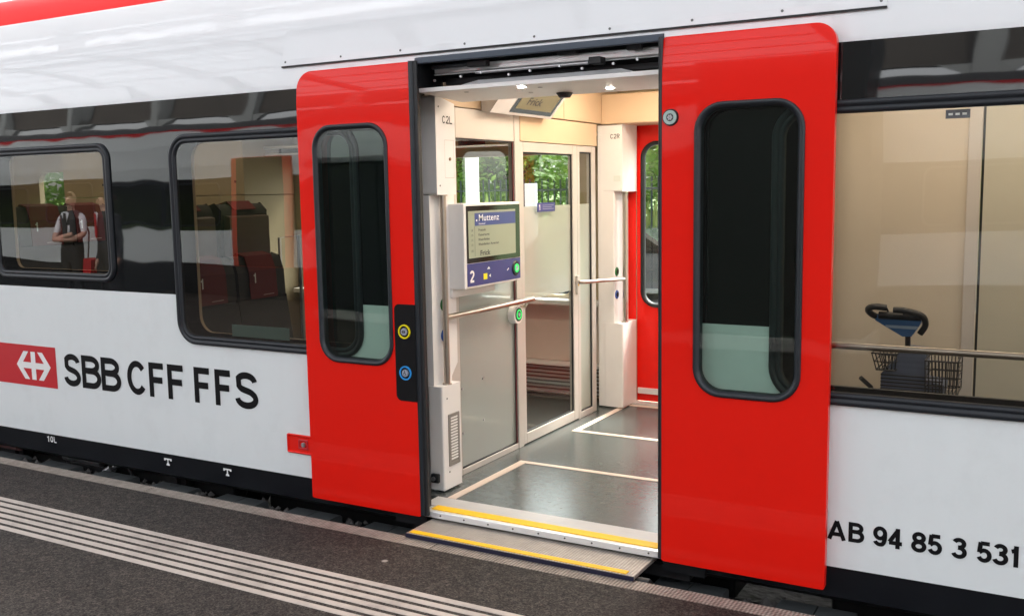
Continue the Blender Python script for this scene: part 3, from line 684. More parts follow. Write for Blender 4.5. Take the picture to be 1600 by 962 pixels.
def gask(y0, y1, z0, z1, par):
    ringprof(y0, y1, z0, z1, .006, [(0, PX-.012), (.001, PX-.006), (.010, PX-.006), (.011, PX-.014)], 2, 'x', False).build('gasket', RUB, par)
gask(.584, 1.246, .033, 1.927, GP); gask(2.164, 2.366, .043, 1.887, GP)
MB().box(PX-.005, PX-.0025, 1.226, 1.236, .04, 1.92).build('gasket', mat('dark_red_seal', (.10, .012, .015), .5), GP)
for y_, z_ in ((.62, .50), (.85, .52), (.62, .24), (.85, .27)):
    MB().disc((PX-.017, y_, z_), (1, 0, 0), .008, .006, 12).build('glass_bolt', SILV, GP)
# sliding inner door
SD = MB().box(PX-.035, PX+.002, 1.314, 1.355, .008, 1.927).box(PX-.035, PX+.002, 2.055, 2.123, .008, 1.927).box(PX-.035, PX+.002, 1.3555, 2.0545, .008, .075).box(PX-.035, PX+.002, 1.3555, 2.0545, 1.865, 1.927).build('inner_door', ALUP, GP, bevel=.003)
paneX('door_glass', G_CLR, 1.3556, 2.0544, 1.525, 1.8645, SD); paneX('door_frost', G_FROST, 1.3556, 2.0544, .93, 1.5245, SD); paneX('door_glass', G_CLR, 1.3556, 2.0544, .0755, .9295, SD)
gask(1.354, 2.056, .074, 1.866, SD)
MB().box(PX+.002, PX+.006, 1.53, 1.775, 1.487, 1.545).build('class_sticker', DBLUE, SD)
g1 = MB(); glyph(g1, '1', 1.545, 1.570, 1.497, 1.535, .007, FX(PX+.0065)); g1.build('class_number', PWHITE, SD)
for k in range(3): MB().box(PX+.0061, PX+.0066, 1.60, 1.755-.03*(k % 2), 1.527-.012*k, 1.530-.012*k).build('sticker_text_line', mat('grey_print', (.3, .3, .4), .5), SD)
MB().box(PX+.002, PX+.018, 2.085, 2.118, .90, 1.03).build('latch_box', ALUP, SD, bevel=.004)
MB().disc((PX+.018, 2.10, .965), (1, 0, 0), .008, .002, 12).build('latch_mark', YEL, SD)

def pillar(x0, x1, y0, y1, sgn, label, code, rail_label):
    """door pillar: x1 is the face towards the entrance; y0 is the face towards the near door"""
    P_ = empty('door_pillar', ((x0+x1)/2, (y0+y1)/2, 0), label, 'door pillar', 'white door pillars of the entrance')
    upz = 1.612
    u_ = MB().prism([(y0, upz), (y1, upz), (y1, 2.092 if y0 < 1 else 2.075), (y0, 2.13 if y0 < 1 else 2.075)], 'x', x0, x1).build('upper_housing', INW, P_, bevel=.012, seg=3)
    return P_
DP = pillar(-2.995, -2.90, .255, .438, 1, 'white door pillar nearest the platform with a slotted air vent', 'C2L', '')
MB().prism([(-2.995, .255), (-2.90, .255), (-2.90, .438), (-2.995, .438)], 'z', .012, .585).build('lower_housing', INW, DP, bevel=.010, seg=3)
MB().prism([(.26, .585), (.438, .585), (.438, .612), (.50, .68), (.50, 1.611), (.26, 1.611)], 'x', -2.998, -2.955).build('middle_post', INW, DP, bevel=.004)
gc = MB()
for k_, c_ in enumerate('C2L'): glyph(gc, c_, .318+k_*.034, .347+k_*.034, 1.985, 2.025, .0056, FX(-2.8988))
gc.build('pillar_code', PBLACK, DP)
ringprof(.335, .425, 1.70, 1.90, .004, [(0, -2.8995), (.0015, -2.8995)], 3, 'x').build('access_flap', mat('joint_line_grey', (.35, .32, .29), .6), DP)
MB().disc((-2.90, .385, 1.80), (1, 0, 0), .009, .003, 14).build('flap_lock', mat('brass_lock', (.25, .15, .08), .4, .6), DP)
for y_, z_ in ((.285, 2.07), (.285, 1.66), (.30, .515), (.31, .105)): MB().disc((-2.90, y_, z_), (1, 0, 0), .005, .0015, 10).build('screw', SCRW, DP)
vf = ringprof(.305, .415, .135, .425, .004, [(0, -2.9), (.001, -2.896), (.018, -2.896), (.019, -2.8985)], 3, 'x', False).add([(-2.8985, .32, .15), (-2.8985, .40, .15), (-2.8985, .40, .41), (-2.8985, .32, .41)], [(0, 1, 2, 3)]).build('vent_frame', mat('vent_grey', (.22, .20, .18), .5), DP)
for k in range(15):
    z_ = .168+k*.0163; MB().box(-2.8985, -2.8955, .327, .394, z_, z_+.0085).build('vent_slat', INW, vf)
MB().box(-2.975, -2.925, .232, .255, .055, .105).build('roller_bracket', RUB, DP, bevel=.006)
MB().disc((-2.955, .232, .08), (0, -1, 0), .012, .008, 14).build('roller', SILV, DP)
for z_, m_ in ((1.018, GREEN), (.849, BLUE)):
    b_ = MB().disc((-2.955, .375, z_), (1, 0, 0), .036, .010, 28, .030).build('button_base', m_, DP); MB().disc((-2.945, .375, z_), (1, 0, 0), .017, .004, 20).build('button_cap', RUB, b_)
# far pillar
DF = empty('door_pillar', (-2.93, 2.68, 0), 'white door pillar beside the red door on the far side', 'door pillar', 'white door pillars of the entrance')
MB().prism([(2.55, 1.605), (2.85-.03, 1.605), (2.82, 2.087), (2.55, 2.087)], 'x', -2.985, -2.832).build('upper_housing', INW, DF, bevel=.012, seg=3)
MB().prism([(-2.985, 2.55), (-2.832, 2.55), (-2.832, 2.82), (-2.985, 2.82)], 'z', .012, .64).build('lower_housing', INW, DF, bevel=.012, seg=3)
MB().box(-3.03, -2.90, 2.552, 2.825, .01, 2.085).build('middle_post', INW, DF, bevel=.006)
gc = MB()
for k_, c_ in enumerate('C2R'): glyph(gc, c_, -2.925+k_*.026, -2.903+k_*.026, 1.985, 2.018, .0045, FY(2.5488))
gc.build('pillar_code', PBLACK, DF)
MB().box(-2.90, -2.845, 2.5465, 2.549, 1.68, 1.72).build('notice_label', mat('pale_label', (.62, .66, .62), .5), DF)
for z_, m_ in ((1.02, GREEN), (.85, BLUE)):
    b_ = MB().disc((-2.905, 2.60, z_), (1, 0, 0), .036, .010, 28, .030).build('button_base', m_, DF); MB().disc((-2.895, 2.60, z_), (1, 0, 0), .017, .004, 20).build('button_cap', RUB, b_)
# right-hand pair hidden behind the right leaf, seen from a step aside
for o_, lab in ((DP, 'white door pillar behind the right sliding door leaf'), (DF, 'white door pillar at the far right of the entrance')):
    c_ = empty('door_pillar', (-4.39-o_.location.x, o_.location.y, 0), lab, 'door pillar', 'white door pillars of the entrance')
    for ch in o_.children:
        if ch.name.split('.')[0] in ('upper_housing', 'lower_housing', 'middle_post'):
            me = ch.data.copy()
            for v in me.vertices: v.co.x = -4.39-v.co.x+(.13 if False else 0)
            me.flip_normals(); k = link(ch.name.split('.')[0], me, c_)
# grab poles
def rail(name, pts, r, label, cat, ends=None, group='metal grab rails of the entrance'):
    e = empty(name, pts[0], label, cat, group)
    MB().tube(pts, r, 14).build('tube', STEEL, e)
    return e
g = rail('grab_pole', [(-2.925, .345, .578), (-2.925, .345, 1.618)], .0165, 'upright steel grab pole on the near door pillar', 'grab pole')
MB().disc((-2.925, .345, .584), (0, 0, 1), .026, .006).build('pole_collar', STEEL, g); MB().disc((-2.925, .345, 1.612), (0, 0, -1), .026, .006).build('pole_collar', STEEL, g)
g = rail('grab_pole', [(-2.853, 2.64, .62), (-2.853, 2.64, 1.62)], .0165, 'upright steel grab pole on the far door pillar', 'grab pole')
for z_ in (.645, 1.596): MB().box(-2.872, -2.8335, 2.62, 2.66, z_-.005, z_+.005).build('pole_mount', STEEL, g)
g = rail('handrail', [(-2.925, .345, .950), (-2.925, 1.33, .948), (-2.93, 1.352, .948)], .0165, 'long horizontal steel handrail in front of the frosted fixed pane', 'handrail')
MB().tube([(-2.93, 1.28, .94), (-2.95, 1.28, .905), (-2.988, 1.28, .905)], .010, 10).build('rail_bracket', STEEL, g)
g = rail('handrail', [(PX+.02, 2.10, .985), (-2.955, 2.12, .983), (-2.94, 2.15, .982), (-2.90, 2.42, .972), (-2.87, 2.53, .968), (-2.853, 2.64, .964)], .0135, 'short curved steel handrail between inner door and far pillar', 'handrail')
MB().disc((PX+.004, 2.10, .985), (1, 0, 0), .022, .006).build('rail_flange', STEEL, g)
STEELD = mat('dark_steel_rail', (.30, .26, .22), .3, 1)
_st = STEEL; STEEL = STEELD
g = rail('handrail', [(-1.17, .115, .968), (.98, .115, .968)], .0145, 'horizontal steel handrail across the right window', 'handrail')
for xx in (-1.16, .2, .97): MB().tube([(xx, .115, .968), (xx, .106, .968)], .012, 10).build('rail_bracket', STEEL, g)
STEEL = _st
# round switch on the partition post
SW = empty('door_switch', (PX+.004, 1.19, .87), 'small round door button with a green lit ring under the handrail', 'door button')
MB().disc((PX-.006, 1.20, .865), (1, 0, 0), .060, .045, 32, .056).build('switch_housing', INW, SW, bevel=.004)
MB().disc((PX+.039, 1.20, .865), (1, 0, 0), .042, .003, 30).build('switch_face', RUB, SW)
MB().ringd((PX+.042, 1.20, .865), (1, 0, 0), .032, .022, .003).build('green_ring', LGREEN, SW)
MB().disc((PX+.042, 1.20, .865), (1, 0, 0), .012, .003, 20).build('switch_cap', BTN, SW)

# information display on its bracket
TV = empty('information_display', (-2.95, .8, 1.09), 'boxed route display listing stations above a dark blue class panel', 'display')
MB().box(-2.972, -2.857, .44, 1.065, 1.095, 1.562).build('display_case', INW, TV, bevel=.007, seg=3)
MB().box(-2.99, -2.94, .44, .90, 1.045, 1.094).build('support_shelf', INW, TV, bevel=.004)
xs = -2.8565
SCp = MB().box(xs, xs+.002, .465, 1.058, 1.235, 1.548).build('screen_glass', SCRK, TV)
sc = MB().box(xs+.002, xs+.0026, .482, 1.005, 1.262, 1.520).build('screen', SCR, TV)
MB().box(xs+.0027, xs+.003, .548, 1.004, 1.438, 1.508).build('title_bar', SCRB, sc)
text('route_text', 'Muttenz', (xs+.0034, .588, 1.464), .052, PWHITE, sc, 'x', bold=.0002, sx=1.3)
MB().disc((xs+.0032, .568, 1.468), (1, 0, 0), .006, .0004, 10).build('stop_dot', PWHITE, sc)
text('route_text', 'Bahnhof SBB'[:8], (xs+.0034, .59, 1.444), .014, PWHITE, sc, 'x', sx=1.5)
DG = mat('dark_screen_text', (.03, .03, .03), .5)
for k, s_ in enumerate(('Pratteln', 'Kaiseraugst', 'Rheinfelden', 'Rheinfelden Augarten')):
    text('route_text', s_, (xs+.0028, .585, 1.408-.0265*k), .019, DG, sc, 'x', bold=.0004, sx=1.35)
    text('time_text', ('16:28', '16:30', '16:33', '16:35')[k][2:], (xs+.0028, .505, 1.408-.0265*k), .017, DG, sc, 'x', sx=1.2)
text('route_text', 'Frick', (xs+.0028, .60, 1.272), .040, DG, sc, 'x', bold=.0012, sx=1.35)
text('time_text', ':43', (xs+.0028, .505, 1.295), .018, DG, sc, 'x', sx=1.2)
MB().box(xs+.0027, xs+.003, .5455, .5475, 1.27, 1.437).build('screen_rule', DG, sc)
bpn = MB().box(xs, xs+.002, .465, 1.058, 1.108, 1.232).build('blue_panel', DBLUE, TV)
g2 = MB(); glyph(g2, '2', .487, .535, 1.128, 1.195, .013, FX(xs+.0024)); g2.build('class_number', PWHITE, bpn)
MB().box(xs+.002, xs+.003, .632, .672, 1.135, 1.168).build('yellow_pictogram', YELP, bpn)
MB().add([(xs+.003, .69, 1.152), (xs+.003, .71, 1.162), (xs+.003, .71, 1.142)], [(0, 1, 2)]).add([(xs+.003, .67, 1.19), (xs+.003, .705, 1.19), (xs+.003, .69, 1.205)], [(0, 1, 2)]).build('pictogram', PWHITE, bpn)
MB().tube([(xs+.002, .90, 1.165), (xs+.003, .915, 1.178)], .002, 6).build('pictogram', PWHITE, bpn)
MB().disc((xs, 1.0, 1.172), (1, 0, 0), .046, .010, 30, .040).build('help_button', RUBG, bpn); MB().ringd((xs+.010, 1.0, 1.172), (1, 0, 0), .026, .017, .003).build('help_ring', LGREEN, bpn); MB().disc((xs+.010, 1.0, 1.172), (1, 0, 0), .015, .003, 20).build('help_cap', BTN, bpn)
# tilted ceiling monitor
MO = empty('ceiling_monitor', (-2.93, 1.2, 2.1), 'tilted destination monitor under the ceiling above the partition', 'display')
# hood sits on the upper wall panel, screen tilted down
hood = [(2.30, -2.985), (2.085, -2.985), (2.075, -2.93), (2.24, -2.79), (2.30, -2.79)]
MB().prism([(x_, z_) for z_, x_ in hood], 'y', .86, 1.62).build('monitor_hood', INW, MO, bevel=.004)
nx, nz = .165, -.14; nl = math.hypot(nx, nz); ux, uz = .14/nl, .165/nl; wx, wz = .165/nl, -.14/nl
def tilt(y, s_, d): return (-2.93+ux*s_+wx*d, y, 2.075+uz*s_+wz*d)
def tq(name, y0, y1, s0, s1, d, m, par): return MB().add([tilt(y0, s0, d), tilt(y1, s0, d), tilt(y1, s1, d), tilt(y0, s1, d)], [(0, 1, 2, 3)]).build(name, m, par)
sg = tq('screen_glass', 1.06, 1.59, .02, .20, .002, SCRK, MO); s2 = tq('screen', 1.10, 1.555, .05, .19, .003, mat('monitor_dim_screen', (.26, .24, .16), .5, ior=1.1), MO)
t_ = text('destination_text', 'Frick', (0, 1.19, 0), .075, DG, s2, 'x', bold=.001, sx=1.2)
for v in t_.data.vertices:
    a, b_, c_ = v.co; v.co = tilt(b_, .085+c_, .0038)

# ------------------------------------------------------------------ right-hand compartment
TW = empty('cabin_wall', (-.2, 2.0, 0), 'curved beige laminate wall seen through the right window', 'wall')
crv = [(-1.24, 2.83), (-1.24, 2.0)]+[(-1.24+.16*(1-math.cos(a)), 2.0-.16*math.sin(a)) for a in [PI/2*k/8 for k in range(1, 9)]]+[(-.432, 1.84)]
mb = MB(); n = len(crv)
mb.add([(x_, y_, 0) for x_, y_ in crv]+[(x_, y_, 2.41) for x_, y_ in crv], [(i, i+1, n+i+1, n+i) for i in range(n-1)], True)
mb.build('wall_panel', mat('cabin_wall_laminate', (.53, .465, .38), .5, var=.05, dirt=.12), TW)
MB().box(-.419, 1.9, 1.84, 1.87, 0, 2.41).build('wall_panel', mat('pale_green_laminate', (.46, .435, .36), .5, var=.05), TW)
MB().box(-.4315, -.4195, 1.846, 1.88, 0, 2.41).build('panel_joint', RUB, TW)
MB().box(-.50, -.434, 1.825, 1.8395, 0, 2.41).build('door_post', ALUP, TW, bevel=.004)
text('wall_notice', '', (0, 0, 0), .01, PWHITE, TW) if False else None
nb = MB().box(-.43, -.345, .03, .032, 1.872, 1.905).build('window_sticker', NAVY, TW)
for k in range(3): MB().box(-.42+k*.024, -.405+k*.024, .0285, .0298, 1.884, 1.892).build('sticker_mark', PWHITE, nb)

# luggage trolley
LT = empty('luggage_trolley', (-.71, 1.3, 0), 'black and blue luggage trolley with wire baskets standing behind the right window', 'luggage trolley')
TB = mat('trolley_blue', (.03, .10, .24), .4, var=.15); TK = mat('trolley_black', (.018, .018, .02), .45); TG = mat('trolley_grey_blue', (.09, .11, .16), .5, var=.3, stretch=(1, 1, 20), vscale=4)
WIRE = mat('trolley_wire', (.03, .03, .032), .4, .4)
def LP(u, v, d=0): return (-.71+u*.0031, 1.3+d, 1.01-(v-475)*.00317)
def px2(x_, y_, d=0): return LP(x_-1417, y_, d)
def smo(P): 
    A = sm([(p[0], p[2]) for p in P], 5); B_ = sm([(p[1], 0) for p in P], 5); return [(a[0], b[0], a[1]) for a, b in zip(A, B_)]
MB().tube(smo([px2(1384, 480, -.02), px2(1366, 478, -.04), px2(1356, 483, -.03), px2(1360, 492, 0), px2(1375, 500, .03)]), .017, 10).tube(smo([px2(1397, 482, -.05), px2(1412, 482, -.05), px2(1432, 487, -.03), px2(1442, 494, .0), px2(1444, 508, .02), px2(1436, 522, .03)]), .016, 10).build('handle', TK, LT)
MB().tube([px2(1384, 480, -.02), px2(1388, 493, .02)], .006, 8).tube([px2(1412, 483, -.04), px2(1412, 495, .0)], .006, 8).build('brake_lever', TK, LT)
wed = [px2(*p)[::2] for p in ((1368, 493), (1440, 492), (1437, 505), (1424, 526), (1410, 527), (1366, 502))]
MB().prism(wed, 'y', 1.30, 1.38).build('handle_panel', TB, LT, bevel=.008)
MB().tube([px2(1372, 493, -.005), px2(1438, 493, -.005)], .02, 10).build('crossbar', TK, LT)
MB().prism([px2(*p)[::2] for p in ((1383, 509), (1434, 509), (1433, 514), (1384, 513))], 'y', 1.292, 1.298).build('panel_print', mat('pale_print', (.25, .33, .42), .5), LT)
MB().tube([px2(1417, 525, .03), px2(1417, 640, .12), px2(1417, 780, .2)], .014, 12).build('post', TK, LT)
MB().prism([px2(*p)[::2] for p in ((1420, 550), (1446, 553), (1446, 600), (1476, 604), (1474, 625), (1376, 620), (1376, 592), (1400, 565), (1404, 552))], 'y', 1.33, 1.52).build('luggage_plate', TG, LT, bevel=.008)
for k in range(6):
    MB().box(px2(1376, 0)[0], px2(1474, 0)[0], 1.322, 1.329, px2(0, 594+k*6)[2], px2(0, 592+k*6)[2]).build('plate_rib', TK, LT)
def basket(x0, x1, y0, y1, d0, d1, nx_, nz_, taper):
    mb = MB(); r = .0032
    A = lambda t, s_, d: (px2(x0+(x1-x0)*t+(taper*s_ if t < .5 else -taper*s_*.3), y0+(y1-y0)*s_)[0], 1.3+d, px2(0, y0+(y1-y0)*s_)[2])
    for s_ in [k/nz_ for k in range(nz_+1)]:
        mb.tube([A(0, s_, d0), A(1, s_, d0), A(1, s_, d1), A(0, s_, d1), A(0, s_, d0)], r if 0 < s_ < 1 else r*1.5, 5)
    for k in range(nx_+1):
        t = k/nx_
        mb.tube([A(t, 0, d0), A(t, 1, d0), A(t, 1, d1), A(t, 0, d1)], r, 5)
    return mb
basket(1363, 1403, 556, 583, -.02, .2, 7, 2, 8).build('wire_basket', WIRE, LT)
basket(1447, 1496, 563, 618, -.02, .25, 9, 4, 2).build('wire_basket', WIRE, LT)
MB().box(-.94, -.52, 1.30, 1.62, .10, .16).build('chassis', TK, LT, bevel=.01)
MB().tube([px2(1345, 600, 0), px2(1360, 618, .05)], .012, 8).tube([px2(1360, 618, .05), (-.9, 1.4, .16)], .012, 8).build('side_arm', TK, LT)
for xx in (-.92, -.54): MB().disc((xx, 1.33, .055), (1, 0, 0), .055, .03, 24).disc((xx, 1.6, .055), (1, 0, 0), .055, .03, 24).build('wheel', RUB, LT)

# ------------------------------------------------------------------ seats of the saloon
def seat(x, y, z, label, rot=0, cover=True, shell=False):
    e = empty('passenger_seat', (x, y, z), label, 'seat', 'first class seats with red headrest covers')
    def at(mb): 
        mb.v = [(x+(a if not rot else -a), y+(b if not rot else -b), z+c) for a, b, c in mb.v]; return mb
    at(MB().prism([(.0, .44), (.13, .44), (.05, .95), (-.09, .95)], 'y', -.225, .225)).build('backrest', SEATC, e, bevel=.03, seg=3)
    hr = [( -.10, .93), (.055, .93), (.045, 1.12), (.01, 1.215), (-.06, 1.235), (-.12, 1.18)]
    at(MB().prism(hr, 'y', -.215, .215)).build('headrest', SEATC, e, bevel=.035, seg=4)
    cv = at(MB().prism([(.060, .945), (.066, .945), (.056, 1.13), (.02, 1.228), (-.06, 1.247), (-.128, 1.19), (-.122, 1.186), (-.06, 1.240), (.015, 1.222), (.05, 1.12)], 'y', -.105 if shell else -.125, .105 if shell else .125)).build('headrest_cover', COVER, e)
    if cover:
        gm = MB(); s_ = -1 if not rot else 1
        # digit is read from the front of the seat
        put = (lambda u, v, l: (x+(.066+l if not rot else -.066-l), y+(u if not rot else -u), z+v))
        glyph(gm, '1', -.10, -.065, 1.05, 1.115, .010, put); gm.build('class_number', PWHITE, cv)
        gl_ = MB(); ribbon(gl_, [(-.01, .965), (.09, .967)], .005, put, 0); gl_.build('cover_print', mat('cover_print_pale', (.5, .35, .33), .6), cv)
    at(MB().prism([(.08, .36), (.56, .38), (.58, .43), (.54, .47), (.10, .45)], 'y', -.225, .225)).build('cushion', SEATC, e, bevel=.025, seg=3)
    at(MB().box(.10, .45, .24, .275, .58, .615)).build('armrest', SEATB, e, bevel=.01)
    at(MB().box(.12, .42, -.06, .06, .0, .36)).build('pedestal', GEAR, e, bevel=.01)
    if shell: at(MB().prism([(-.17, .35), (-.115, .35), (-.10, 1.0), (-.12, 1.15), (-.165, 1.14), (-.165, 1.0)], 'y', -.185, .185)).build('back_shell', SEATB, e, bevel=.006)
    return e
seat(-4.73, .335, 0, 'low seat facing right beside the large left window')
seat(-4.73, .79, 0, 'low seat facing right on the aisle side of the large left window')
seat(-5.08, .44, .34, 'raised brown backed seat, left of the pair behind the large left window', rot=1, shell=True)
seat(-5.08, .94, .34, 'raised brown backed seat, right of the pair behind the large left window', rot=1, shell=True)
seat(-6.55, .50, .34, 'raised seat at the left edge of the small left window')
seat(-6.75, 1.02, .34, 'raised seat on the aisle behind the standing staff reflected in the small left window')
seat(-5.3, 2.45, 0, 'seat by the far side window behind the partition')
seat(-4.2, 2.5, 0, 'seat by the far side window nearest the partition', rot=1)
# grey framed table-like luggage divider seen above the aisle seat
DV = empty('armrest_frame', (-4.72, 1.1, 0), 'pale metal loop frame standing just behind the aisle seat', 'frame')
MB().tube([(-4.80, 1.10, .4), (-4.80, 1.10, 1.325), (-4.80, 1.30, 1.335), (-4.80, 1.30, .4)], .012, 8).build('loop', SILV, DV)
SC_ = empty('dark_backing_box', (-3.4, .28, 0), 'added dark box darkening the view through the left door glass', 'cabinet')  # added box, makes the inside look dark behind the left door glass
DKC = mat('dark_backing_panel', (.012, .014, .013), .6, var=.15)
MB().box(-3.70, -3.08, .115, .43, .02, 2.38).build('backing_body', DKC, SC_, bevel=.006); MB().box(-3.68, -3.10, .12, .42, 0, .0195).build('plinth', RUB, SC_)
# technical cabinets across the aisle
CB = empty('cabinet', (-6.9, 2.5, 0), 'beige technical cabinet wall across the aisle behind the left windows', 'cabinet')
for k, (xa, xb) in enumerate(((-8.6, -7.92), (-7.915, -7.06), (-7.055, -6.2))):
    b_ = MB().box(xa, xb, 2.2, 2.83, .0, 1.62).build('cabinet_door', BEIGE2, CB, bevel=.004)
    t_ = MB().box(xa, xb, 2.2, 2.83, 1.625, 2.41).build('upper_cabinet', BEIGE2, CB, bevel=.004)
    MB().disc((xb-.1, 2.2, 1.74), (0, -1, 0), .012, .004, 12).build('lock', SCRW, t_)
# sill, heater grille and luggage rack of the far side
WS = empty('wall_heater', (-4.6, 2.8, 0), 'grey ribbed heater grille along the far wall below the window', 'heater')
MB().box(-6.1, -3.1, 2.70, 2.835, .255, .275).build('heater_cover', INW, WS, bevel=.003)
MB().box(-6.1, -3.1, 2.74, 2.835, .03, .254).build('heater_body', SEATB, WS)
HG = mat('heater_slat_grey', (.34, .33, .32), .5)
for k in range(7): MB().box(-6.1, -3.1, 2.722, 2.739, .045+k*.03, .060+k*.03).build('heater_slat', HG, WS)
MB().box(-6.15, -3.1, 2.70, 2.838, .735, .775).build('window_sill', INW, T, bevel=.006)
MB().box(-6.15, -3.1, 2.815, 2.8385, .28, .734).build('side_panel', mat('pale_pink_panel', (.66, .56, .49), .5), T)
RK = empty('luggage_rack', (-4.7, 2.5, 2), 'wood and metal luggage rack above the far side window', 'luggage rack')
MB().box(-8, -3.15, 2.50, 2.83, 2.03, 2.045).build('shelf', mat('rack_wood', (.42, .25, .12), .5, var=.15), RK)
MB().tube([(-8, 2.47, 2.03), (-3.15, 2.47, 2.03)], .014, 8).tube([(-8, 2.47, 1.97), (-3.15, 2.47, 1.97)], .008, 8).build('rack_rail', ALU, RK)
for k in range(6): MB().box(-7.9+k*.93, -7.87+k*.93, 2.47, 2.83, 1.975, 2.03).build('rack_bracket', RUB, RK)
MB().box(-4.191, -3.755, .020, .024, .820, .888).build('window_sticker', mat('teal_sticker', (.42, .68, .66), .5), T)

# ------------------------------------------------------------------ world beyond the train
gm_ = mat('rough_grass', (.10, .17, .035), .9, var=.4, vscale=2.5, bump=.02, bscale=8)
MB().add([(-600, 9.0, -.62), (600, 9.0, -.62), (600, 600, -.62), (-600, 600, -.62)], [(0, 1, 2, 3)]).build('ground', gm_, kind='structure')
MB().add([(-600, -600, -1.21), (600, -600, -1.21), (600, 9.0, -1.21), (-600, 9.0, -1.21)], [(0, 1, 2, 3)]).build('ground', ball, kind='structure')
MB().box(-80, 60, 4.6, 9.0, -1.2, -.35).build('far_platform', mat('far_platform_asphalt', (.16, .155, .15), .8, var=.15), kind='structure')
MB().box(-80, 60, 9.6, 16.5, -.61, -.595).build('road', mat('road_asphalt', (.20, .20, .20), .85, var=.12), kind='structure')
rp = mat('road_line_paint', (.75, .75, .72), .7)
MB().box(-80, 60, 12.9, 13.02, -.595, -.59).build('road_line', rp, kind='structure')
MB().box(-80, 60, 16.5, 17.0, -.62, -.48).build('kerb', CONC, kind='structure')
# fence of dark pickets
FN = empty('picket_fence', (-14, 17.6, -.62), 'dark upright picket fence between the road and the trees', 'fence')
pk = mat('fence_dark_green', (.02, .035, .03), .6)
pm = MB().box(-.02, .02, -.015, .015, 0, 2.5).mesh('picket', pk)
for k in range(120):
    o = link('picket', pm, FN); o.matrix_parent_inverse = Matrix(); o.location = (-9.5+k*.17, 0, 0)
for z_ in (.3, 2.2): MB().box(-24, -2.5, 17.56, 17.58, z_-.62, z_-.57).build('fence_rail', pk, FN)
for xx, hw, zt_, lb in ((-11.35, .15, 3.2, 'tall slim white post seen above the route display beyond the train'), (-9.9, .13, 1.75, 'short white notice board seen through the inner door glass')):
    g = empty('white_post', (xx, 14.2, -.6), lb, 'post')
    MB().box(xx-hw, xx+hw, 14.15, 14.25, -.6, zt_).build('board', mat('white_board', (.8, .8, .8), .5), g, bevel=.01)
    MB().box(xx-.25, xx+.25, 14.05, 14.35, -.6, -.45).build('base', CONC, g)
# parked car
CA = empty('parked_car', (-7.6, 14.6, -.6), 'dark estate car on the road beyond the far door window', 'car')
body = [(-2.2, .28), (2.2, .28), (2.25, .62), (2.1, .85), (1.1, .95), (.35, 1.42), (-1.75, 1.45), (-2.2, .98), (-2.27, .6)]
cp = mat('dark_car_paint', (.03, .035, .045), .25, coat=1)
MB().prism([(-7.6+u, -.6+v) for u, v in body], 'y', 13.75, 15.45).build('body', cp, CA, bevel=.08, seg=3)
MB().prism([(-7.6+u, -.6+v) for u, v in ((-1.95, .98), (.95, .96), (.33, 1.34), (-1.7, 1.36))], 'y', 13.74, 15.46).build('side_window', SCRK, CA)
for xx in (-9.0, -6.25):
    wh = MB().disc((xx, 13.95, -.28), (0, -1, 0), .32, .22, 28).build('wheel', RUB, CA); MB().disc((xx, 13.73, -.28), (0, -1, 0), .2, .01, 20).build('rim', SILV, wh)
MB().box(-5.42, -5.36, 13.9, 14.25, -.02, .12).build('headlight', SILV, CA)
# trees
LEAF = [mat('leaf_green', (.17, .30, .06), .6, var=.35, vscale=1.5), mat('leaf_pale_green', (.24, .36, .08), .6, var=.35, vscale=1.5)]
BARK = mat('bark', (.12, .09, .06), .9, var=.3, bump=.02, bscale=12)
def crown_mesh(seed, m, n=5200, R_=2.6, H=4.8):
    R = random.Random(seed); mb = MB()
    cl = [(R.gauss(0, R_*.42), R.gauss(0, R_*.42), R.uniform(-.5, H-1), R.uniform(.5, 1.2)) for _ in range(34)]
    for i in range(n):
        cx, cy, cz, cr = R.choice(cl)
        d = Vector((R.gauss(0, 1), R.gauss(0, 1), R.gauss(0, 1))).normalized()*cr*R.uniform(.55, 1)
        p = Vector((cx, cy, cz))+d
        a = Vector((R.gauss(0, 1), R.gauss(0, 1), R.gauss(0, .6))).normalized(); b = a.orthogonal().normalized(); s_ = R.uniform(.05, .12)
        mb.add([p-a*s_*1.3, p+b*s_*.6, p+a*s_*1.3, p-b*s_*.6], [(0, 1, 2, 3)])
    return mb.mesh('crown', m)
for lm in LEAF+[]:
    n_ = lm.node_tree.nodes; l_ = lm.node_tree.links; pb = n_['Principled BSDF']
    tl = n_.new('ShaderNodeBsdfTranslucent'); ms = n_.new('ShaderNodeMixShader'); ms.inputs[0].default_value = .6
    l_.new(pb.inputs['Base Color'].links[0].from_socket, tl.inputs[0]); l_.new(pb.outputs[0], ms.inputs[1]); l_.new(tl.outputs[0], ms.inputs[2]); l_.new(ms.outputs[0], n_['Material Output'].inputs['Surface'])
cms = [crown_mesh(1, LEAF[0]), crown_mesh(2, LEAF[1]), crown_mesh(3, LEAF[0])]
tm = MB().tube([(0, 0, -.1), (.05, .03, 1.4), (0, .05, 3.0), (.1, 0, 5)], [.16, .12, .09, .03], 10).tube([(.03, .03, 1.8), (.7, .2, 3), (1.1, .3, 3.8)], [.07, .05, .02], 8).tube([(0, .03, 2.2), (-.8, -.3, 3.2), (-1.2, -.4, 4)], [.07, .04, .02], 8).mesh('trunk', BARK)
R = random.Random(11)
kinds = ('leafy green tree growing close behind the picket fence', 'pale green tree in the belt behind the picket fence', 'dense green tree at the back of the belt beyond the road')
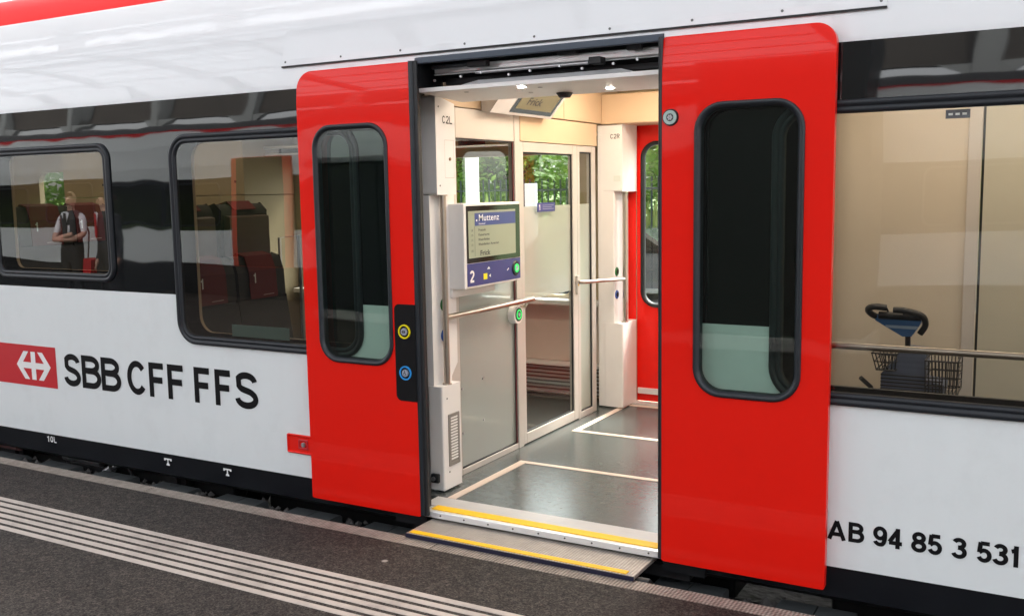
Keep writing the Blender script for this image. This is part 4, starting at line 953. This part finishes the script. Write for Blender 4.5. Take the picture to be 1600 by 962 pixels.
for i in range(22):
    x_ = -32+i*1.75+R.uniform(-.5, .5); y_ = 19.8+(i % 3)*1.9+R.uniform(-.4, .4); k = i % 3
    e = empty('tree', (x_, y_, -.62), kinds[k], 'tree', 'trees beyond the far road')
    sc_ = R.uniform(.9, 1.3); rz_ = R.uniform(0, 6)
    for nm, me, dz in (('trunk', tm, 0), ('crown', cms[k], 1.2)):
        o = link(nm, me, e); o.matrix_parent_inverse = Matrix(); o.location = (0, 0, dz); o.scale = (sc_, sc_, sc_); o.rotation_euler = (0, 0, rz_)
# bushes / tall grass strip as one mass
gr = MB(); R = random.Random(5)
for i in range(9000):
    x_ = R.uniform(-26, 2); y_ = R.uniform(17.8, 19.2); h_ = R.uniform(.5, 1.9); a = R.uniform(0, PI); s_ = R.uniform(.05, .10)
    z_ = -.62+R.uniform(0, 1)*h_
    gr.add([(x_-math.cos(a)*s_, y_-math.sin(a)*s_, z_), (x_+math.cos(a)*s_, y_+math.sin(a)*s_, z_), (x_+R.uniform(-.1, .1), y_+R.uniform(-.1, .1), z_+.38)], [(0, 1, 2)])
gr.build('hedge_undergrowth', mat('yellow_green_leaf', (.30, .38, .10), .7, var=.3, vscale=2), kind='stuff')

# ------------------------------------------------------------------ other train across the platform (seen in reflections)
OT = empty('opposite_train', (-14, -9.4, 0), 'white and black train standing at the other side of the platform', 'train')
YO = -8.0
def ob(name, x0, x1, y0, y1, z0, z1, m, par=OT, **k): return MB().box(x0, x1, y0, y1, z0, z1).build(name, m, par, **k)
OX0, OX1 = XL, XR
ob('lower_side_panel', OX0, OX1, YO-2.8, YO, .46, 1.05, WHITE); ob('window_band', OX0, OX1, YO-2.79, YO-.004, 1.05, 1.90, BLACKG)
ob('underframe', OX0, OX1, YO-2.7, YO-.03, -.7, .46, UNDER)
MB().prism([(YO-.0, 1.90), (YO-.0, 2.1), (YO-.05, 2.45), (YO-.2, 2.72), (YO-2.6, 2.72), (YO-2.8, 1.9)], 'x', OX0, OX1).build('upper_side_panel', WHITE, OT)
MB().prism([(YO-.2, 2.721), (YO-.28, 2.90), (YO-2.5, 2.90), (YO-2.6, 2.721)], 'x', OX0, OX1).build('roof_stripe', REDROOF, OT)
MB().prism([(YO-.28, 2.901), (YO-.9, 3.2), (YO-1.9, 3.2), (YO-2.5, 2.901)], 'x', OX0, OX1).build('roof', mat('dark_roof', (.06, .06, .06), .7), OT)
for xa, xb in ((-12.15, -10.83), (-25.5, -24.1)):
    d = ob('passenger_door', xa, xb, YO-.01, YO+.03, .46, 2.2, mat('orange_red_door', (.60, .05, .02), .35), bevel=.01)
    ob('door_window', xa+.14, xb-.16, YO+.03, YO+.034, .47, 2.19, SCRK, d)
for xa, xb in ((-10.3, -8.8), (-13.9, -12.5), (-8.3, -6.8), (-1.5, 0), (.5, 2), (2.5, 4), (-15.3, -13.8), (-17.2, -15.7), (-19.1, -17.6), (-21.0, -19.5), (-23.6, -22.1), (-27.5, -26), (-29.4, -27.9), (-31.3, -29.8)):
    wv = ringprof(xa, xb, 1.12, 1.84, .12, [(0, YO-.004), (.005, YO+.01), (.03, YO+.01), (.035, YO-.002)]).build('window', FRAME, OT)
    poly3(rrect(xa+.04, xb-.04, 1.15, 1.81, .1), YO+.001).build('window_pane', SCRK, wv)
MB().box(-120, 90, -26, -25, 6.0, 9.5).build('reflection_backdrop', mat('backdrop_brown', (.055, .047, .04), .8, var=.3, vscale=.5), kind='structure')  # added unseen backdrop, gives the window band brown above a reflected sky gap
for k in range(26):  # unseen columns and brackets added to break up the reflected sky strip
    MB().box(-70+k*5.2, -69.4+k*5.2, -24.9, -24.4, PZ, 9.4).build('backdrop_column', ST, HALL)
    MB().prism([(-70.9+k*5.2, 6.0), (-68.5+k*5.2, 6.0), (-69.4+k*5.2, 4.9), (-70+k*5.2, 4.9)], 'y', -24.85, -24.5).build('bracket', ST, HALL)
MB().box(XL, XR, -12.5, -7.76, -1.2, -.82).build('far_track_bed', ball, kind='structure')
MB().box(-80, 60, -18, -12.5, -1.2, PZ).build('third_platform', ASPH, kind='structure')

# ------------------------------------------------------------------ two railway staff on the platform (seen as reflections)
def person(x, y, label, tall, arms, yawd, cols, bag=False):
    e = empty('person', (x, y, PZ), label, 'person')
    k = tall/1.76
    V, E_, Rr = [], [], []
    def ch(pts, start=None):
        prev = start
        for p, r in pts:
            V.append(Vector(p)*k); Rr.append(r*k)
            if prev is not None: E_.append((prev, len(V)-1))
            prev = len(V)-1
        return prev
    # front is -Y in local space
    ch([((0, 0, .95), (.155, .115))])  if False else None
    V.append(Vector((0, 0, .96))*k); Rr.append((.16*k, .12*k))
    c1_ = ch([((0, .0, 1.12), .145), ((0, .0, 1.30), .165), ((0, .01, 1.43), .125), ((0, .0, 1.50), .058), ((0, -.01, 1.56), .062), ((0, -.02, 1.64), .090), ((0, -.012, 1.70), .075)], 0)
    neck = 3
    for s in (-1, 1):
        ch([((s*.09, 0, .88), .105), ((s*.10, -.01, .50), .062), ((s*.11, .015, .26), .055), ((s*.115, .01, .09), .038), ((s*.125, -.10, .035), .035), ((s*.13, -.18, .025), .025)], 0)
        if arms == 'crossed':
            ch([((s*.19, .01, 1.40), .062), ((s*.25, -.04, 1.18), .047), ((s*.16, -.17, 1.13), .040), ((-s*.10, -.21, 1.16+.025*s), .034), ((-s*.17, -.20, 1.17+.025*s), .030)], neck)
        else:
            h = ch([((s*.19, .01, 1.40), .060), ((s*.245, .03, 1.12), .046), ((s*.25, -.04, .88), .034), ((s*.25, -.06, .80), .036)], neck)
            for f in range(5): ch([((s*.25+(f-2)*.013, -.075+(-.02 if f == 0 else 0), .76), .009), ((s*.25+(f-2)*.014, -.08+(-.03 if f == 0 else 0), .71+.008*abs(f-2)), .008)], h)
    me = bpy.data.meshes.new('body'); me.from_pydata([tuple(v) for v in V], E_, [])
    o = bpy.data.objects.new('body', me); C.objects.link(o)
    md = o.modifiers.new('skin', 'SKIN'); me2 = o.data
    for i, r in enumerate(Rr): me2.skin_vertices[0].data[i].radius = r if isinstance(r, tuple) else (r, r)
    me2.skin_vertices[0].data[0].use_root = True
    sb_ = o.modifiers.new('sub', 'SUBSURF'); sb_.levels = 2; sb_.render_levels = 2
    dg = bpy.context.evaluated_depsgraph_get(); bm_ = bpy.data.meshes.new_from_object(o.evaluated_get(dg)); bpy.data.objects.remove(o)
    for m_ in cols: bm_.materials.append(m_)
    a = math.radians(yawd); ca, sa = math.cos(a), math.sin(a)
    for p in bm_.polygons:
        c = p.center/k; p.use_smooth = True
        z, ax = c.z, abs(c.x)
        arm = ax > .175 or (arms == 'crossed' and c.y < -.135 and z > 1.0)
        if z > 1.505: i = 0
        elif z < .09: i = 4
        elif z < 1.0 and not (arm and z < 1.0): i = 3
        elif arm: i = (0 if (z < 1.22 and arms == 'crossed') or z < .86 else (1 if arms == 'crossed' else 2))
        else: i = 2
        p.material_index = i
    for v in bm_.vertices:
        c = v.co.copy()
        if abs(c.x) < .11 and c.z > 1.545*k: c.x *= .86      # narrower head
        v.co = (x+ca*c.x-sa*c.y, y+sa*c.x+ca*c.y, PZ+c.z)
    def tr(mb): mb.v = [(x+ca*a_*k-sa*b_*k, y+sa*a_*k+ca*b_*k, PZ+c_*k) for a_, b_, c_ in mb.v]; return mb
    link('body', bm_, e)
    tr(MB().prism([(-.03, 1.49), (.03, 1.49), (.07, 1.47), (.0, 1.30), (-.07, 1.47)], 'y', -.150, -.142)).build('shirt_front', cols[1], e)
    tr(MB().prism([(-.016, 1.475), (.016, 1.475), (.032, 1.20), (0, 1.14), (-.032, 1.20)], 'y', -.172, -.158)).build('tie', cols[5], e)
    hd_ = MB(); 
    for i in range(9):
        for j in range(17):
            th = PI*.52*i/8; ph = 2*PI*j/16
            hd_.v.append((.083*math.sin(th)*math.cos(ph), .0+.102*math.sin(th)*math.sin(ph), 1.66+.108*math.cos(th)))
    hd_.f = [(i*17+j, i*17+j+1, (i+1)*17+j+1, (i+1)*17+j) for i in range(8) for j in range(16) if not (i > 2 and 9 <= j <= 14)]; hd_.sm = [True]*len(hd_.f)
    tr(hd_).build('hair', cols[6], e)
    fc = MB().tube([(0, -.098, 1.655), (0, -.118, 1.62), (0, -.10, 1.608)], [.010, .016, .010], 8)
    for s in (-1, 1): fc.tube([(s*.080, -.005, 1.60), (s*.088, .0, 1.63), (s*.080, .008, 1.66)], [.010, .014, .010], 8)
    tr(fc).build('nose_and_ears', cols[0], e)
    ey = MB()
    for s in (-1, 1): ey.disc((s*.032, -.096, 1.655), (0, -1, 0), .010, .006, 10)
    ey.add([(-.028, -.105, 1.583), (.028, -.105, 1.583), (.02, -.106, 1.575), (-.02, -.106, 1.575)], [(0, 1, 2, 3)])
    tr(ey).build('eyes_and_mouth', PBLACK, e)
    if bag:
        b_ = empty('shoulder_bag', (x, y, PZ+.8), 'small red shoulder bag carried by the man with crossed arms', 'bag')
        tr(MB().prism(rrect(-.30, -.12, .60, .86, .05), 'y', .02, .16)).build('pouch', LRED, b_, bevel=.02)
        tr(MB().tube([(-.2, .09, .86), (-.2, .13, 1.2), (-.08, .13, 1.47), (0.02, -.14, 1.40), (.08, -.17, 1.15)], .011, 8)).build('strap', mat('strap_brown', (.10, .04, .03), .6), b_)
    return e
SK = mat('skin', (.55, .32, .24), .5, var=.05); SH = mat('shirt_white', (.75, .77, .82), .7); VE = mat('waistcoat_dark', (.025, .027, .032), .75); TRS = mat('trousers_black', (.018, .018, .02), .8); SHO = mat('shoe_black', (.012, .012, .012), .3)
person(-12.35, -5.0, 'balding man in white shirt and dark waistcoat with arms crossed', 1.74, 'crossed', 165, [SK, SH, VE, TRS, SHO, VE, mat('hair_sandy', (.45, .32, .20), .7)], bag=True)
person(-11.62, -5.05, 'dark haired man in dark suit with bright red tie', 1.73, 'down', 195, [SK, SH, VE, TRS, SHO, LRED, mat('hair_dark', (.04, .025, .018), .6)])
